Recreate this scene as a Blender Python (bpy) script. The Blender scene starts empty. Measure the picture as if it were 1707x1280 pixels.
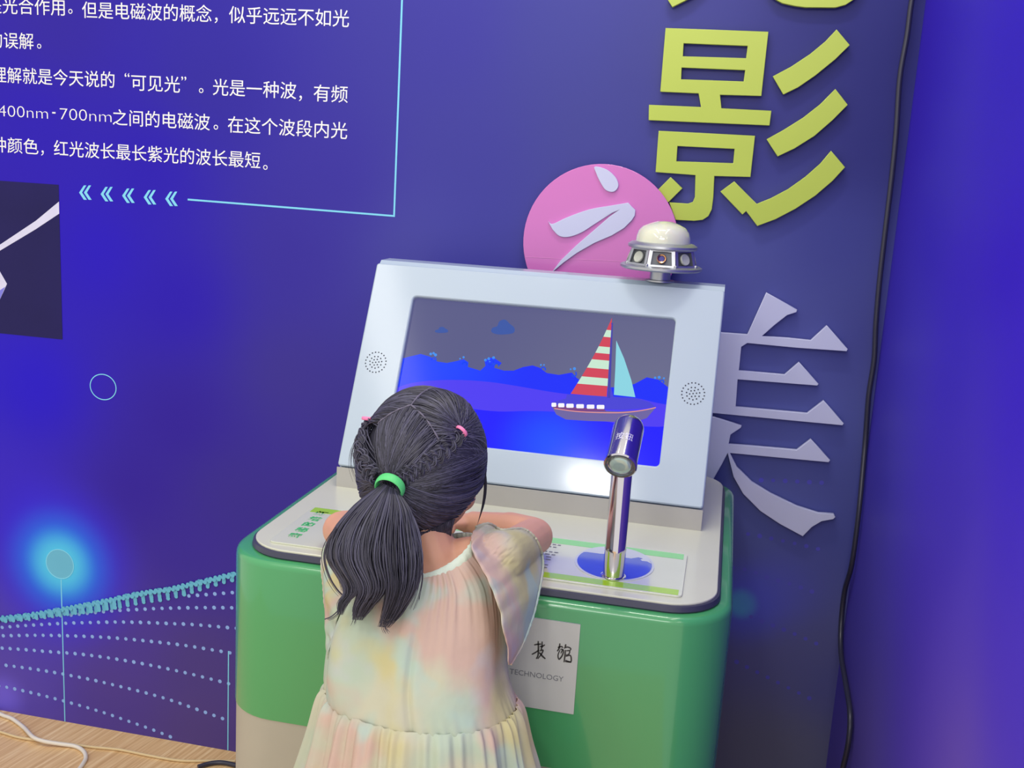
import bpy, bmesh, math, random
from mathutils import Vector, Matrix, noise
R = math.radians
random.seed(7)
S = bpy.context.scene
COL = S.collection

# ------------------------------------------------------------ camera, light, exposure
F_PX = 1758.56
RT = Vector((0.97669518, 0.20628433, 0.05927307))
UP = Vector((-0.09780274, 0.18192633, 0.97843622))
FW = Vector((-0.19105273, 0.96143101, -0.19786174))
EYE = Vector((0, 0, 1.55))
cam_d = bpy.data.cameras.new('camera')
cam = bpy.data.objects.new('camera', cam_d)
COL.objects.link(cam)
cam_d.sensor_width = 36.0
cam_d.lens = 36.0 * F_PX / 1707.0
cam_d.clip_start = 0.05
m = Matrix((RT, UP, -FW)).transposed().to_4x4()
m.translation = EYE
cam.matrix_world = m
S.camera = cam

world = bpy.data.worlds.new('hall_ambience')
S.world = world
world.use_nodes = True
world.node_tree.nodes['Background'].inputs[0].default_value = (1.0, 0.98, 0.92, 1)
world.node_tree.nodes['Background'].inputs[1].default_value = 0.88


def area(name, loc, target, sx, sy, power, col):
    d = bpy.data.lights.new(name, 'AREA')
    d.shape = 'RECTANGLE'
    d.size = sx
    d.size_y = sy
    d.energy = power
    d.color = col
    o = bpy.data.objects.new(name, d)
    COL.objects.link(o)
    o.location = loc
    o.rotation_euler = (Vector(target) - Vector(loc)).to_track_quat('-Z', 'Y').to_euler()
    return o


area('ceiling_lamp', (-0.56, -0.68, 3.0), (-0.4, -0.3, 0), 0.24, 0.12, 9, (1, 0.98, 0.93))
area('ceiling_lamp', (-0.25, 1.78, 3.0), (-0.25, 1.78, 0), 0.5, 0.10, 9, (1, 0.94, 0.86))
area('ceiling_lamp', (-0.72, 1.45, 3.0), (-0.72, 1.45, 0), 0.09, 1.5, 3.2, (1, 0.96, 0.9))
area('ceiling_lamp', (0.20, 1.45, 3.0), (0.20, 1.45, 0), 0.09, 1.5, 3.2, (1, 0.96, 0.9))
area('ceiling_lamp', (-1.5, -0.3, 3.0), (-1.5, -0.3, 0), 0.22, 2.6, 13, (1, 0.96, 0.92))
area('ceiling_lamp', (1.1, -0.3, 3.0), (1.1, -0.3, 0), 0.22, 2.6, 13, (1, 0.97, 0.93))
area('ceiling_lamp', (-0.3, -2.2, 2.9), (-0.3, 1.5, 0.8), 1.6, 0.4, 22, (1, 0.97, 0.94))  # unseen fill added behind the camera, lights upright faces from the front

S.view_settings.view_transform = 'Standard'
S.view_settings.look = 'None'
S.view_settings.gamma = 1
S.view_settings.exposure = 0.12
S.view_settings.use_curve_mapping = False

# ------------------------------------------------------------ measuring helpers
DW = 2.359          # distance of the mural wall
XC = 0.333          # corner with the right wall


def ray(px, py):
    return FW + RT * ((px - 853.5) / F_PX) - UP * ((py - 640) / F_PX)


def at_y(px, py, Y):
    d = ray(px, py)
    return EYE + d * (Y / d.y)


def at_z(px, py, Z):
    d = ray(px, py)
    return EYE + d * ((Z - EYE.z) / d.z)


def at_x(px, py, X):
    d = ray(px, py)
    return EYE + d * (X / d.x)


class Plane:
    """a real flat surface: origin, two axes, normal; measures points on it"""
    def __init__(s, o, u, v):
        s.o = Vector(o); s.u = Vector(u).normalized(); s.v = Vector(v).normalized()
        s.n = s.u.cross(s.v)

    def uv(s, px, py):
        d = ray(px, py)
        t = (s.o - EYE).dot(s.n) / d.dot(s.n)
        p = EYE + d * t - s.o
        return (p.dot(s.u), p.dot(s.v))

    def p(s, u, v, w=0):
        return s.o + s.u * u + s.v * v + s.n * w


WALL = Plane((0, DW, 0), (1, 0, 0), (0, 0, 1))            # normal = -Y (towards the room)
WALL.n = Vector((0, -1, 0))
RWALL = Plane((XC, 0, 0), (0, 1, 0), (0, 0, 1)); RWALL.n = Vector((-1, 0, 0))

# ------------------------------------------------------------ materials


def lin(c):
    return tuple(((x / 255) / 12.92 if x / 255 <= 0.04045 else ((x / 255 + 0.055) / 1.055) ** 2.4) for x in c)


def mat(name, col, rough=0.5, metal=0.0, spec=0.5, var=0.0, vscale=20, bump=0.0, bscale=200, emit=None, es=1.0, gain=1.0, coat=0.0, alpha=1.0, trans=0.0, sss=0.0):
    m = bpy.data.materials.new(name)
    m.use_nodes = True
    nt = m.node_tree
    b = nt.nodes['Principled BSDF']
    c = tuple(min(0.92, x * gain) for x in lin(col)) + (1,)
    b.inputs['Base Color'].default_value = c
    b.inputs['Roughness'].default_value = rough
    b.inputs['Metallic'].default_value = metal
    b.inputs['Specular IOR Level'].default_value = spec
    b.inputs['Coat Weight'].default_value = coat
    b.inputs['Coat Roughness'].default_value = 0.06
    b.inputs['Alpha'].default_value = alpha
    b.inputs['Transmission Weight'].default_value = trans
    if sss:
        b.inputs['Subsurface Weight'].default_value = sss
        b.inputs['Subsurface Radius'].default_value = (0.02, 0.008, 0.004)
        b.inputs['Subsurface Scale'].default_value = 0.4
    tc = nt.nodes.new('ShaderNodeTexCoord')
    if var:
        n = nt.nodes.new('ShaderNodeTexNoise')
        n.inputs['Scale'].default_value = vscale
        n.inputs['Detail'].default_value = 4
        nt.links.new(tc.outputs['Object'], n.inputs['Vector'])
        mx = nt.nodes.new('ShaderNodeMix'); mx.data_type = 'RGBA'
        mx.inputs['A'].default_value = tuple(x * (1 - var) for x in c[:3]) + (1,)
        mx.inputs['B'].default_value = tuple(min(1, x * (1 + var)) for x in c[:3]) + (1,)
        nt.links.new(n.outputs['Fac'], mx.inputs['Factor'])
        nt.links.new(mx.outputs['Result'], b.inputs['Base Color'])
    if bump:
        n = nt.nodes.new('ShaderNodeTexNoise')
        n.inputs['Scale'].default_value = bscale
        nt.links.new(tc.outputs['Object'], n.inputs['Vector'])
        bp = nt.nodes.new('ShaderNodeBump')
        bp.inputs['Strength'].default_value = bump
        bp.inputs['Distance'].default_value = 0.002
        nt.links.new(n.outputs['Fac'], bp.inputs['Height'])
        nt.links.new(bp.outputs['Normal'], b.inputs['Normal'])
    if emit:
        b.inputs['Base Color'].default_value = (0.01, 0.01, 0.012, 1)
        b.inputs['Emission Color'].default_value = (*lin(emit), 1)
        b.inputs['Emission Strength'].default_value = es
        b.inputs['Specular IOR Level'].default_value = 0.3
    return m


M = {}
VG = 1.12      # upright prints: albedo from the colours read off the photograph
M['print_white'] = mat('print_white', gain=VG, spec=0.2, col=(240, 240, 250), rough=0.4, var=0.03)
M['print_cyan'] = mat('print_cyan', gain=VG, spec=0.2, col=(125, 205, 240), rough=0.4, var=0.04)
M['print_dot'] = mat('print_dot', gain=VG, spec=0.2, col=(134, 168, 230), rough=0.4, var=0.1, vscale=6)
M['print_teal'] = mat('print_teal', gain=VG, spec=0.2, col=(100, 176, 208), rough=0.4, var=0.08, vscale=8)
M['print_violet'] = mat('print_violet', gain=VG, spec=0.2, col=(82, 80, 180), rough=0.4, var=0.1, vscale=8)
M['photo_dark'] = mat('photo_dark', gain=VG, spec=0.2, col=(28, 22, 82), rough=0.35, var=0.25, vscale=5)
M['photo_beam'] = mat('photo_beam', gain=VG, spec=0.2, col=(205, 205, 245), rough=0.35, var=0.1, vscale=30)
M['photo_glow'] = mat('photo_glow', gain=VG, spec=0.2, col=(120, 120, 215), rough=0.35, var=0.1, vscale=30)
M['lime'] = mat('lime_acrylic', (172, 190, 70), 0.35, gain=1.15, var=0.04, vscale=9, coat=0.1)
M['pink'] = mat('pink_acrylic', (200, 112, 182), 0.15, gain=1.15, var=0.04, vscale=6, coat=0.3)
M['white_acrylic'] = mat('white_acrylic', (186, 190, 216), 0.35, gain=1.2, var=0.03, vscale=6, coat=0.2)
M['green'] = mat('green_lacquer', (70, 156, 98), 0.25,  var=0.04, vscale=4, coat=0.6)
M['cabinet'] = mat('cabinet_white', (172, 168, 156), 0.45, var=0.03)
M['top'] = mat('top_plate', (206, 208, 190), 0.3, var=0.05, vscale=5, coat=0.3)
M['gasket'] = mat('dark_gasket', (62, 62, 84), 0.4, var=0.1)
M['housing'] = mat('housing_white', (176, 192, 206), 0.42, var=0.02, vscale=4, coat=0.6)
M['housing'].node_tree.nodes['Principled BSDF'].inputs['Coat Roughness'].default_value = 0.11
M['plinth'] = mat('plinth_grey', (184, 182, 176), 0.35, var=0.03)
M['screw'] = mat('dark_hole', (38, 40, 60), 0.6, var=0.05)
M['panel'] = mat('label_panel', (208, 212, 194), 0.15, var=0.03, coat=0.6)
M['panel_green'] = mat('panel_green', (128, 214, 128), 0.2, var=0.04, coat=0.5)
M['panel_lime'] = mat('panel_lime', (160, 206, 34), 0.2, var=0.04, coat=0.5)
M['panel_text'] = mat('panel_text_green', (70, 178, 105), 0.4, var=0.04)
M['grey_text'] = mat('grey_text', (120, 122, 128), 0.4, var=0.04)
M['water'] = mat('water_print', (62, 84, 196), 0.15, var=0.12, vscale=40, coat=0.6)
M['silver_print'] = mat('silver_print', (205, 210, 218), 0.2, 0.2, var=0.04)
M['sign'] = mat('sign_grey', (190, 192, 188), 0.5, gain=1.05, var=0.03, vscale=8)
M['ink'] = mat('ink', (58, 56, 56), 0.5, var=0.1)
M['chrome'] = mat('chrome', (214, 210, 218), 0.11, 1.0)
M['steel'] = mat('brushed_steel', (186, 189, 194), 0.38, 0.85, bump=0.1)
M['dome'] = mat('milky_dome', (220, 222, 200), 0.12, var=0.03, coat=0.8, sss=0.2)
M['lens'] = mat('frosted_lens', (186, 190, 178), 0.3, var=0.2, vscale=300)
M['recess'] = mat('grey_recess', (112, 116, 122), 0.5, 0.3, var=0.1)
M['copper'] = mat('brass_ring', (200, 150, 110), 0.25, 1.0)
M['led'] = mat('violet_lens', (66, 60, 140), 0.1, coat=0.5, var=0.1)
M['cable_white'] = mat('cable_white', (226, 218, 206), 0.45, var=0.04)
M['cable_beige'] = mat('cable_beige', (214, 190, 146), 0.5, var=0.05)
M['cable_black'] = mat('cable_black', (48, 48, 66), 0.35, var=0.1)
M['skin'] = mat('skin', (214, 158, 132), 0.55, var=0.05, vscale=30, sss=0.15)
M['scalp'] = mat('scalp', (104, 98, 118), 0.6, var=0.1)
M['lips'] = mat('lips', (190, 100, 96), 0.5, var=0.05)
M['eye_white'] = mat('eye_white', (232, 230, 228), 0.2, var=0.02)
M['iris'] = mat('iris', (40, 26, 22), 0.15, var=0.05)
M['tie_green'] = mat('green_elastic', (88, 205, 120), 0.5, bump=0.3, bscale=600)
M['tie_pink'] = mat('pink_elastic', (240, 130, 180), 0.5, bump=0.3, bscale=600)
M['shoe'] = mat('shoe_white', (215, 210, 205), 0.6, var=0.05)


def hair_mat(name, dark, light):
    m = bpy.data.materials.new(name); m.use_nodes = True
    nt = m.node_tree; b = nt.nodes['Principled BSDF']
    at = nt.nodes.new('ShaderNodeAttribute'); at.attribute_name = 'tone'
    mx = nt.nodes.new('ShaderNodeMix'); mx.data_type = 'RGBA'
    mx.inputs['A'].default_value = (*lin(dark), 1)
    mx.inputs['B'].default_value = (*lin(light), 1)
    nt.links.new(at.outputs['Fac'], mx.inputs['Factor'])
    nt.links.new(mx.outputs['Result'], b.inputs['Base Color'])
    b.inputs['Roughness'].default_value = 0.5
    b.inputs['Specular IOR Level'].default_value = 0.55
    return m


M['hair'] = hair_mat('black_hair', (36, 35, 50), (84, 82, 106))


def dress_mat():
    m = bpy.data.materials.new('pastel_tie_dye'); m.use_nodes = True
    nt = m.node_tree; b = nt.nodes['Principled BSDF']; L = nt.links.new
    tc = nt.nodes.new('ShaderNodeTexCoord')
    mp = nt.nodes.new('ShaderNodeMapping'); mp.inputs['Location'].default_value = (0.31, 0.2, 0.12)
    L(tc.outputs['Object'], mp.inputs['Vector'])
    prev = None

    def layer(prev, col, scale, lo, hi, w, loc):
        mq = nt.nodes.new('ShaderNodeMapping'); mq.inputs['Location'].default_value = loc
        L(mp.outputs['Vector'], mq.inputs['Vector'])
        n = nt.nodes.new('ShaderNodeTexNoise'); n.inputs['Scale'].default_value = scale
        n.inputs['Detail'].default_value = 3; n.inputs['Roughness'].default_value = 0.45
        L(mq.outputs['Vector'], n.inputs['Vector'])
        mr = nt.nodes.new('ShaderNodeMapRange'); mr.interpolation_type = 'SMOOTHSTEP'
        mr.inputs['From Min'].default_value = lo; mr.inputs['From Max'].default_value = hi
        mr.inputs['To Max'].default_value = w
        L(n.outputs['Fac'], mr.inputs['Value'])
        mx = nt.nodes.new('ShaderNodeMix'); mx.data_type = 'RGBA'
        L(mr.outputs['Result'], mx.inputs['Factor'])
        if prev is None:
            mx.inputs['A'].default_value = (*lin((208, 206, 184)), 1)
        else:
            L(prev, mx.inputs['A'])
        mx.inputs['B'].default_value = (*lin(col), 1)
        return mx.outputs['Result']
    prev = layer(prev, (190, 206, 188), 7, 0.45, 0.6, 0.9, (0, 0, 0))
    prev = layer(prev, (216, 184, 173), 6, 0.48, 0.6, 0.9, (3.1, 1.7, 0.4))
    prev = layer(prev, (212, 204, 152), 6, 0.52, 0.63, 0.9, (7.3, 4.1, 2.2))
    prev = layer(prev, (204, 202, 212), 8, 0.60, 0.69, 0.5, (1.3, 8.1, 5.2))
    prev = layer(prev, (188, 212, 202), 9, 0.58, 0.68, 0.8, (5.3, 2.1, 9.2))
    L(prev, b.inputs['Base Color'])
    b.inputs['Roughness'].default_value = 0.8
    b.inputs['Specular IOR Level'].default_value = 0.2
    n = nt.nodes.new('ShaderNodeTexNoise'); n.inputs['Scale'].default_value = 45
    L(tc.outputs['Object'], n.inputs['Vector'])
    bp = nt.nodes.new('ShaderNodeBump'); bp.inputs['Strength'].default_value = 0.35; bp.inputs['Distance'].default_value = 0.004
    L(n.outputs['Fac'], bp.inputs['Height']); L(bp.outputs['Normal'], b.inputs['Normal'])
    tr = nt.nodes.new('ShaderNodeBsdfTranslucent'); L(prev, tr.inputs['Color'])
    ms = nt.nodes.new('ShaderNodeMixShader'); ms.inputs[0].default_value = 0.22
    L(b.outputs[0], ms.inputs[1]); L(tr.outputs[0], ms.inputs[2])
    L(ms.outputs[0], nt.nodes['Material Output'].inputs['Surface'])
    return m


M['dress'] = dress_mat()
M['dress_trim'] = mat('dress_trim', (206, 218, 206), 0.8, var=0.05, vscale=12, bump=0.3, bscale=500)


def screen(name, col, s=1.0, glow=None):
    """a lit piece of the screen picture, with an optional brighter pool (glow = centre x,z, radius, colour)"""
    m = mat(name, col, 0.12, emit=col, es=s)
    m.node_tree.nodes['Principled BSDF'].inputs['Specular IOR Level'].default_value = 0.15
    if glow:
        nt = m.node_tree; b = nt.nodes['Principled BSDF']
        tc = nt.nodes.new('ShaderNodeTexCoord')
        v = nt.nodes.new('ShaderNodeVectorMath'); v.operation = 'DISTANCE'
        v.inputs[1].default_value = glow[0]
        nt.links.new(tc.outputs['Object'], v.inputs[0])
        mr = nt.nodes.new('ShaderNodeMapRange'); mr.interpolation_type = 'SMOOTHSTEP'
        mr.inputs['From Max'].default_value = glow[1]
        mr.inputs['To Min'].default_value = 1; mr.inputs['To Max'].default_value = 0
        nt.links.new(v.outputs['Value'], mr.inputs['Value'])
        mx = nt.nodes.new('ShaderNodeMix'); mx.data_type = 'RGBA'
        mx.inputs['A'].default_value = (*lin(col), 1); mx.inputs['B'].default_value = (*lin(glow[2]), 1)
        nt.links.new(mr.outputs['Result'], mx.inputs['Factor'])
        nt.links.new(mx.outputs['Result'], b.inputs['Emission Color'])
    return m


# ------------------------------------------------------------ object helpers
WLOC = {}


def thing(name, loc, label, cat, group=None):
    o = bpy.data.objects.new(name, None)
    COL.objects.link(o)
    o.empty_display_size = 0.05
    o.location = loc
    WLOC[o.name] = Vector(loc)
    o['label'] = label; o['category'] = cat
    if group: o['group'] = group
    return o


def link(name, me, m, parent=None, smooth=None, label=None, cat=None, kind=None, group=None):
    """me holds world coordinates; gives it an origin at its base (or its parent's)"""
    if parent is None:
        xs = [v.co for v in me.vertices]
        mn = Vector((min(v.x for v in xs), min(v.y for v in xs), min(v.z for v in xs)))
        mx = Vector((max(v.x for v in xs), max(v.y for v in xs), max(v.z for v in xs)))
        L = Vector(((mn.x + mx.x) / 2, (mn.y + mx.y) / 2, mn.z))
    else:
        L = WLOC[parent.name]
    me.transform(Matrix.Translation(-L))
    me.name = name
    o = bpy.data.objects.new(name, me)
    COL.objects.link(o)
    WLOC[o.name] = L.copy()
    if parent is None: o.location = L
    else: o.parent = parent
    if m:
        me.materials.clear()
        me.materials.append(m)
    if smooth is not None:
        for p in me.polygons: p.use_smooth = True
        me.set_sharp_from_angle(angle=R(smooth))
    if label: o['label'] = label
    if cat: o['category'] = cat
    if kind: o['kind'] = kind
    if group: o['group'] = group
    return o


def bm_mesh(bm):
    bmesh.ops.recalc_face_normals(bm, faces=bm.faces)
    me = bpy.data.meshes.new('m')
    bm.to_mesh(me); bm.free()
    return me


def curve_mesh(cu, M4=None):
    o = bpy.data.objects.new('tmp', cu)
    COL.objects.link(o)
    dg = bpy.context.evaluated_depsgraph_get()
    dg.update()
    me = bpy.data.meshes.new_from_object(o.evaluated_get(dg))
    bpy.data.objects.remove(o)
    if M4: me.transform(M4)
    return me


def pmat(P, w=0.0):
    mm = Matrix((P.u, P.v, P.n)).transposed().to_4x4()
    mm.translation = P.o + P.n * w
    return mm


def flat_mesh(P, loops, thick, w=0.0, bevel=0.0):
    """solid plate: loops of (u,v) on plane P, from height w to w+thick above it. Later loops inside = holes"""
    cu = bpy.data.curves.new('c', 'CURVE')
    cu.dimensions = '2D'; cu.fill_mode = 'BOTH'
    for lp in loops:
        sp = cu.splines.new('POLY')
        sp.points.add(len(lp) - 1)
        for i, (a, b) in enumerate(lp): sp.points[i].co = (a, b, 0, 1)
        sp.use_cyclic_u = True
    cu.extrude = max(thick / 2 - bevel, 1e-5)
    cu.bevel_depth = bevel
    cu.bevel_resolution = 1 if bevel else 0
    if bevel: cu.offset = -bevel
    return curve_mesh(cu, pmat(P, w + thick / 2))


def join(meshes):
    bm = bmesh.new()
    for me in meshes:
        bm.from_mesh(me)
        bpy.data.meshes.remove(me)
    me = bpy.data.meshes.new('m'); bm.to_mesh(me); bm.free()
    return me


def plate(name, P, loops, thick, m, parent=None, w=0.0, bevel=0.0, **k):
    if loops and not isinstance(loops[0][0], (list, tuple)): loops = [loops]
    return link(name, flat_mesh(P, loops, thick, w, bevel), m, parent, **k)


def pxl(P, pts, sc=1.0, ox=0, oy=0):
    return [P.uv(ox + x / sc, oy + y / sc) for x, y in pts]


def smooth_loop(pts, n=6, closed=True):
    """Catmull-Rom through points"""
    out = []
    N = len(pts)
    rng = range(N) if closed else range(N - 1)
    for i in rng:
        if closed: p0, p1, p2, p3 = pts[i - 1], pts[i], pts[(i + 1) % N], pts[(i + 2) % N]
        else: p0, p1, p2, p3 = pts[max(i - 1, 0)], pts[i], pts[i + 1], pts[min(i + 2, N - 1)]
        for k in range(n):
            t = k / n
            out.append(tuple(0.5 * ((2 * b) + (-a + c) * t + (2 * a - 5 * b + 4 * c - d) * t * t + (-a + 3 * b - 3 * c + d) * t ** 3)
                             for a, b, c, d in zip(p0, p1, p2, p3)))
    if not closed: out.append(tuple(pts[-1]))
    return out


def circle(c, r, n=32, ry=None, a0=0, a1=2 * math.pi):
    ry = ry or r
    return [(c[0] + r * math.cos(a0 + (a1 - a0) * i / n), c[1] + ry * math.sin(a0 + (a1 - a0) * i / n)) for i in range(n)]


def stroke2d(pts, wd, widths=None):
    """outline of a brush line through 2D pts"""
    Lf, Rt = [], []
    N = len(pts)
    for i, p in enumerate(pts):
        a = Vector(pts[max(i - 1, 0)]); b = Vector(pts[min(i + 1, N - 1)])
        d = (b - a).normalized(); nn = Vector((-d.y, d.x))
        w = (widths[i] if widths else 1) * wd / 2
        Lf.append(tuple(Vector(p) + nn * w)); Rt.append(tuple(Vector(p) - nn * w))
    return Lf + Rt[::-1]


def text_mesh(body, P, centre, em, width=None, ang=0.0, thick=0.0004, w=0.0, bold=0.0, sx=1.0):
    if 'nm' in body: bold = -0.0007
    """flat lettering centred at `centre` (u,v) on P; em = height; width = total width to fit"""
    cu = bpy.data.curves.new('t', 'FONT')
    cu.body = body; cu.size = em; cu.align_x = 'LEFT'
    cu.extrude = thick / 2; cu.offset = bold; cu.resolution_u = 3
    me = curve_mesh(cu)
    xs = [v.co.x for v in me.vertices]; ys = [v.co.y for v in me.vertices]
    x0, x1, y0, y1 = min(xs), max(xs), min(ys), max(ys)
    f = (width / (x1 - x0)) if width else sx
    yc = (y0 + y1) / 2
    me.transform(Matrix.Translation((centre[0], centre[1], 0)) @ Matrix.Rotation(ang, 4, 'Z') @ Matrix.Diagonal((f, 1, 1, 1)) @ Matrix.Translation((-(x0 + x1) / 2, -yc, 0)))
    me.transform(pmat(P, w + thick / 2))
    return me


def tube(path, r, seg=10, cap=True, radii=None):
    bm = bmesh.new()
    path = [Vector(p) for p in path]
    N = len(path)
    rings = []
    prev = None
    for i, p in enumerate(path):
        d = (path[min(i + 1, N - 1)] - path[max(i - 1, 0)]).normalized()
        if prev is None:
            a = Vector((0, 0, 1)) if abs(d.z) < 0.9 else Vector((1, 0, 0))
            x = d.cross(a).normalized()
        else:
            x = (prev - d * prev.dot(d)).normalized()
        prev = x
        y = d.cross(x)
        rr = radii[i] if radii else r
        rings.append([bm.verts.new(p + (x * math.cos(2 * math.pi * k / seg) + y * math.sin(2 * math.pi * k / seg)) * rr) for k in range(seg)])
    for a, b in zip(rings, rings[1:]):
        for k in range(seg): bm.faces.new((a[k], a[(k + 1) % seg], b[(k + 1) % seg], b[k]))
    if cap:
        bm.faces.new(rings[0][::-1]); bm.faces.new(rings[-1])
    return bm_mesh(bm)


def lathe(prof, centre, axis=Vector((0, 0, 1)), seg=48, caps=True):
    """prof: list of (radius, height) along axis from centre"""
    axis = Vector(axis).normalized()
    a = Vector((1, 0, 0)) if abs(axis.x) < 0.9 else Vector((0, 1, 0))
    x = (a - axis * a.dot(axis)).normalized(); y = axis.cross(x)
    bm = bmesh.new(); c = Vector(centre); rings = []
    for r, h in prof:
        if r < 1e-6: rings.append([bm.verts.new(c + axis * h)])
        else: rings.append([bm.verts.new(c + axis * h + (x * math.cos(2 * math.pi * k / seg) + y * math.sin(2 * math.pi * k / seg)) * r) for k in range(seg)])
    for A, B in zip(rings, rings[1:]):
        for k in range(seg):
            k2 = (k + 1) % seg
            if len(A) == 1 and len(B) == 1: continue
            if len(A) == 1: bm.faces.new((A[0], B[k], B[k2]))
            elif len(B) == 1: bm.faces.new((A[k], A[k2], B[0]))
            else: bm.faces.new((A[k], A[k2], B[k2], B[k]))
    if caps:
        if len(rings[0]) > 1: bm.faces.new(rings[0][::-1])
        if len(rings[-1]) > 1: bm.faces.new(rings[-1])
    return bm_mesh(bm)


def rrect(x0, x1, y0, y1, r, n=10):
    out = []
    for cx, cy, a in ((x1 - r, y1 - r, 0), (x0 + r, y1 - r, 90), (x0 + r, y0 + r, 180), (x1 - r, y0 + r, 270)):
        for k in range(n + 1):
            t = R(a + 90 * k / n)
            out.append((cx + r * math.cos(t), cy + r * math.sin(t)))
    return out


def loft(loops, caps=True):
    bm = bmesh.new()
    rings = [[bm.verts.new(p) for p in lp] for lp in loops]
    n = len(loops[0])
    for a, b in zip(rings, rings[1:]):
        for k in range(n): bm.faces.new((a[k], a[(k + 1) % n], b[(k + 1) % n], b[k]))
    if caps:
        bm.faces.new(rings[0][::-1]); bm.faces.new(rings[-1])
    return bm_mesh(bm)


# ------------------------------------------------------------ the setting
def colour_grid(name, P, u0, u1, v0, v1, nu, nv, samples, m, kind='structure', power=3.0):
    """a wall with its printed mural colours, interpolated between sampled print colours"""
    bm = bmesh.new()
    lay = bm.loops.layers.float_color.new('print')
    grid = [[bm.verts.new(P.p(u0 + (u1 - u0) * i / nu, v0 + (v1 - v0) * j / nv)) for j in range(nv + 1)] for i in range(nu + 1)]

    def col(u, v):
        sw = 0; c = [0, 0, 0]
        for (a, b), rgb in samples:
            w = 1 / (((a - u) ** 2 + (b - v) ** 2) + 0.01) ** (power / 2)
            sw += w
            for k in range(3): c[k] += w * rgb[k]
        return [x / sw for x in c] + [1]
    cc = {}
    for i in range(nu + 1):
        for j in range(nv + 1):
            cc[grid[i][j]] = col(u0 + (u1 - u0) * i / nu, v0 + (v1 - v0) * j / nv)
    for i in range(nu):
        for j in range(nv):
            f = bm.faces.new((grid[i][j], grid[i + 1][j], grid[i + 1][j + 1], grid[i][j + 1]))
            for l in f.loops: l[lay] = cc[l.vert]
    if f.normal.dot(P.n) < 0: bmesh.ops.reverse_faces(bm, faces=bm.faces)
    me = bpy.data.meshes.new('m'); bm.to_mesh(me); bm.free()
    return link(name, me, m, None, kind=kind)


def mural_mat(name, glows, rough=0.38, coat=0.02):
    m = bpy.data.materials.new(name); m.use_nodes = True
    nt = m.node_tree; b = nt.nodes['Principled BSDF']; L = nt.links.new
    at = nt.nodes.new('ShaderNodeAttribute'); at.attribute_name = 'print'
    geo = nt.nodes.new('ShaderNodeNewGeometry')
    prev = at.outputs['Color']
    for c, r0, r1, rgb, w in glows:      # printed round glows
        v = nt.nodes.new('ShaderNodeVectorMath'); v.operation = 'DISTANCE'
        v.inputs[1].default_value = c
        L(geo.outputs['Position'], v.inputs[0])
        mr = nt.nodes.new('ShaderNodeMapRange'); mr.interpolation_type = 'SMOOTHERSTEP'
        mr.inputs['From Min'].default_value = r0; mr.inputs['From Max'].default_value = r1
        mr.inputs['To Min'].default_value = w; mr.inputs['To Max'].default_value = 0
        L(v.outputs['Value'], mr.inputs['Value'])
        mx = nt.nodes.new('ShaderNodeMix'); mx.data_type = 'RGBA'
        L(mr.outputs['Result'], mx.inputs['Factor']); L(prev, mx.inputs['A'])
        mx.inputs['B'].default_value = (*[min(0.92, x_ * VG) for x_ in lin(rgb)], 1)
        prev = mx.outputs['Result']
    L(prev, b.inputs['Base Color'])
    b.inputs['Roughness'].default_value = rough
    b.inputs['Specular IOR Level'].default_value = 0.2
    b.inputs['Coat Weight'].default_value = coat
    b.inputs['Coat Roughness'].default_value = 0.25
    n = nt.nodes.new('ShaderNodeTexNoise'); n.inputs['Scale'].default_value = 14
    L(geo.outputs['Position'], n.inputs['Vector'])
    bp = nt.nodes.new('ShaderNodeBump'); bp.inputs['Strength'].default_value = 0.06; bp.inputs['Distance'].default_value = 0.003
    L(n.outputs['Fac'], bp.inputs['Height']); L(bp.outputs['Normal'], b.inputs['Normal'])
    return m


ws = [((100, 60), (44, 28, 150)), ((350, 150), (44, 34, 148)), ((560, 300), (52, 42, 150)), ((60, 200), (36, 10, 172)), ((250, 280), (34, 6, 170)),  # mural print colours, with the greyish glare around the display painted in
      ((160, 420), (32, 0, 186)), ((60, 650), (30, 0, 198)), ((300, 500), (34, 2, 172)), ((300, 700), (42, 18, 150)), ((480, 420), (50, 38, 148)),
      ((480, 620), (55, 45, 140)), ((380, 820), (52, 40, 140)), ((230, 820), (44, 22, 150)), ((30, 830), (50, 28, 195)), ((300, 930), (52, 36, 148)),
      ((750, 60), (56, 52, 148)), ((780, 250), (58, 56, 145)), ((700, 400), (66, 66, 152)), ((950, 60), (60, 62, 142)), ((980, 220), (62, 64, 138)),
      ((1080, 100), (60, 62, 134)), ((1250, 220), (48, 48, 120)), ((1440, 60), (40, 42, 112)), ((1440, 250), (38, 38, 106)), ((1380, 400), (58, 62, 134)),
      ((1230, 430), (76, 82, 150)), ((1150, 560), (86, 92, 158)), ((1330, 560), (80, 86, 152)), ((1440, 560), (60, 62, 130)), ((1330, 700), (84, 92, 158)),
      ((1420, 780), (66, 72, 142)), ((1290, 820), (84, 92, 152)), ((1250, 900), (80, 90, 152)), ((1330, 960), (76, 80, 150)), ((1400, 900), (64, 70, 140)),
      ((1260, 1080), (84, 86, 142)), ((1340, 1080), (86, 88, 134)), ((1240, 1230), (94, 96, 118)), ((1330, 1230), (92, 94, 114)), ((1380, 1150), (68, 70, 138)),  # lower right samples lightened to offset the shade there
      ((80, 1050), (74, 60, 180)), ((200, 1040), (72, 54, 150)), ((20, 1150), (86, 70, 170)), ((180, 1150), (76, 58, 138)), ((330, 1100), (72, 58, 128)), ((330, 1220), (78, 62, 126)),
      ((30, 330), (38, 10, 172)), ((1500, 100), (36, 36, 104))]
def vlin(c): return tuple(min(0.92, x * VG) for x in lin(c))


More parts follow.
